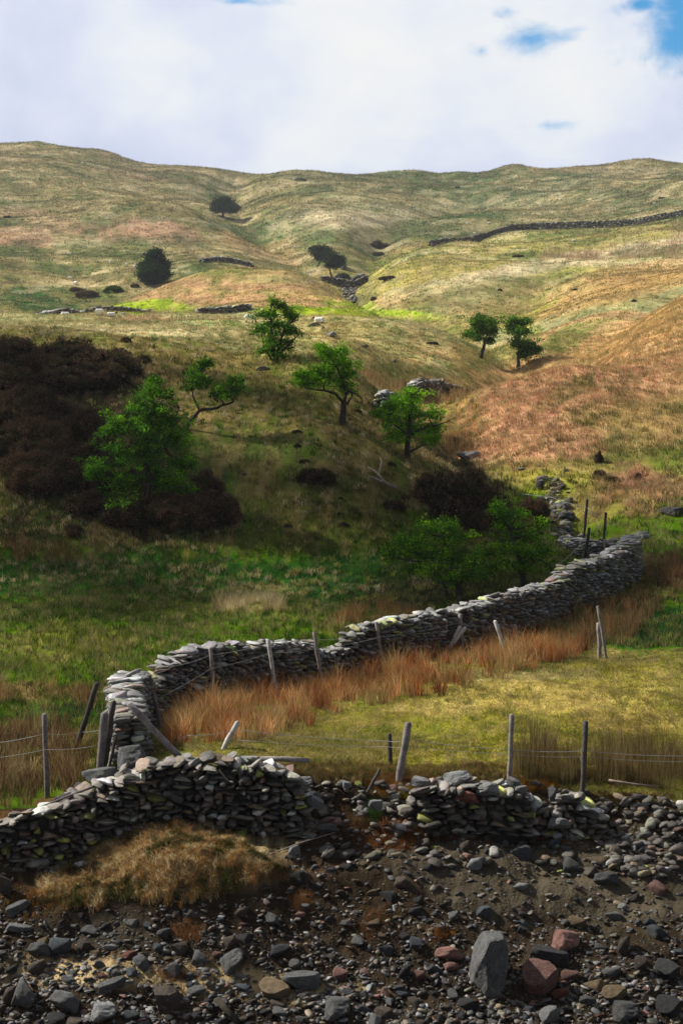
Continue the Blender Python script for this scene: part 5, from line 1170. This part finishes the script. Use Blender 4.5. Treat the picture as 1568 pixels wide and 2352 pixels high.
# ------------------------------------------------------------------ sheep
def sheep_mesh(pose):
    bm = bmesh.new()
    def el(c, r_, rot=None):
        m = Matrix.Translation(c) @ (rot or Matrix.Identity(4)) @ Matrix.Diagonal((*r_, 1)); bmesh.ops.create_icosphere(bm, subdivisions=3, radius=1, matrix=m)
    def leg(x, y, z0, z1, back):
        pts = [Vector((x, y, z1)), Vector((x - .03 if back else x + .01, y, (z0 + z1) * .52)), Vector((x + (.02 if back else 0), y, z0))]
        for a, b, ra, rb in ((pts[0], pts[1], .085, .05), (pts[1], pts[2], .05, .038)):
            d_ = b - a; m = Matrix.Translation((a + b) / 2) @ d_.to_track_quat('Z', 'Y').to_matrix().to_4x4()
            bmesh.ops.create_cone(bm, segments=10, radius1=ra, radius2=rb, depth=d_.length + .04, cap_ends=True, matrix=m)
    lz = .62 if pose != 'lie' else .30
    el((0, 0, lz), (.50, .25, .27)); el((.26, 0, lz + .02), (.25, .235, .265)); el((-.30, 0, lz + .01), (.25, .245, .265)); el((0, 0, lz - .09), (.34, .22, .2))
    if pose == 'graze':
        el((.50, 0, .48), (.20, .11, .13), Matrix.Rotation(math.radians(50), 4, 'Y')); hc = Vector((.66, 0, .22)); hr = Matrix.Rotation(math.radians(62), 4, 'Y')
    else:
        hz = lz + .22; el((.46, 0, lz + .12), (.18, .12, .15), Matrix.Rotation(math.radians(-45), 4, 'Y')); hc = Vector((.64, 0, hz + .02)); hr = Matrix.Rotation(math.radians(25), 4, 'Y')
    el(hc, (.155, .075, .085), hr); el(hc + hr.to_3x3() @ Vector((.11, 0, -.01)), (.07, .05, .055), hr)
    for s_ in (-1, 1): el(hc + hr.to_3x3() @ Vector((-.10, s_ * .12, .03)), (.03, .075, .025), hr)
    el((-.54, 0, lz - .02), (.06, .05, .12))
    if pose != 'lie':
        for s_ in (-1, 1): leg(.30, s_ * .13, 0, .5, False); leg(-.34, s_ * .14, 0, .52, True)
    else:
        for s_ in (-1, 1): el((.34, s_ * .16, .08), (.18, .06, .07)); el((-.30, s_ * .20, .09), (.20, .07, .08))
    me = bpy.data.meshes.new('tmp'); bm.to_mesh(me); bm.free(); o = bpy.data.objects.new('tmp', me); COL.objects.link(o)
    m = o.modifiers.new('r', 'REMESH'); m.mode = 'VOXEL'; m.voxel_size = .022; s_ = o.modifiers.new('s', 'SMOOTH'); s_.iterations = 3
    dg = bpy.context.evaluated_depsgraph_get(); ev = bpy.data.meshes.new_from_object(o.evaluated_get(dg)); bpy.data.objects.remove(o); ev.name = 'sheep'
    ev.materials.clear(); ev.materials.append(M['wool']); ev.materials.append(M['face'])
    n_ = len(ev.polygons); c = np.empty(n_ * 3, np.float32); ev.polygons.foreach_get('center', c); c = c.reshape(-1, 3)
    hd = np.linalg.norm((c - np.array(hc)) / np.array([.22, .24, .2]), axis=1) < 1; legs = (c[:, 2] < .26) if pose != 'lie' else (c[:, 2] < .05)
    ev.polygons.foreach_set('material_index', (hd | legs).astype(np.int32)); ev.polygons.foreach_set('use_smooth', np.ones(n_, bool)); ev.update(); return ev
SM = {k: sheep_mesh(k) for k in ('stand', 'graze', 'lie')}
SH = [(150,735,'lie',.2,'sheep lying at the left end of the ruined wall on the meadow',170), (228,732,'stand',3.3,'sheep standing above the middle of the ruined wall, left of two',170), (256,733,'lie',.1,'sheep resting right of the standing one above the ruined wall',170),
 (733,742,'lie',2.9,'black-faced sheep lying right of the upright hawthorn',130), (573,743,'graze',.3,'sheep half behind the left side of the upright hawthorn',130),
 (159,587,'graze',3.6,'sheep highest on the lower left slope, grazing alone',230), (253,606,'stand',1.8,'sheep grazing left of the pair near the dense oval tree',220), (291,613,'graze',1.4,'left sheep of the pair beside the dense oval tree',220), (311,618,'graze',.4,'right sheep of the pair, against the dense oval tree',220),
 (160,643,'stand',3.4,'sheep above the brown heather clumps at left',200), (174,655,'graze',2.5,'sheep just over the brown heather clump',200),
 (247,430,'lie',.4,'tiny sheep high on the left hill, left of two',400), (394,434,'stand',3.0,'tiny sheep high on the left hill, right of two',400), (202,379,'lie',.3,'tiny sheep close under the left skyline',400), (190,376,'stand',.3,'tiny sheep just left of the one close under the left skyline',400),
 (732,492,'stand',3.0,'tiny sheep in the pale centre of the hill',300), (668,501,'lie',.2,'tiny sheep left of the pale centre of the hill',300), (694,500,'lie',3.,'tiny sheep between two others in the pale centre of the hill',300), (811,507,'stand',.2,'tiny sheep right of the pale centre of the hill',300), (897,474,'graze',.2,'tiny sheep on the centre of the upper hill',300), (868,480-6,'lie',.2,'tiny sheep left of the centre one on the upper hill',300),
 (1072,517,'stand',.3,'tiny sheep above the left end of the long field wall, left of two',350), (1123,515,'lie',.3,'tiny sheep above the long field wall, right of two',350), (1089,540,'stand',3.1,'sheep right beside the long field wall',300), (1502,470,'stand',3.2,'tiny sheep above the right end of the long field wall',300), (1318,555,'lie',.4,'sheep on the right spur below the long field wall',230),
 (950,475,'lie',.4,'tiny sheep left of the upper right hill',300), (1205,495-2,'lie',.4,'tiny sheep on the upper right hill',300)]
for (px, row, pose, yaw, lab, dm) in SH:
    p = hit(px, row, dm); o = obj('sheep', SM[pose]); o.location = p + Vector((0, 0, .03)); o.rotation_euler = (0, 0, yaw); o.scale = (.88,) * 3; tag(o, lab, 'sheep', 'sheep grazing the hill')
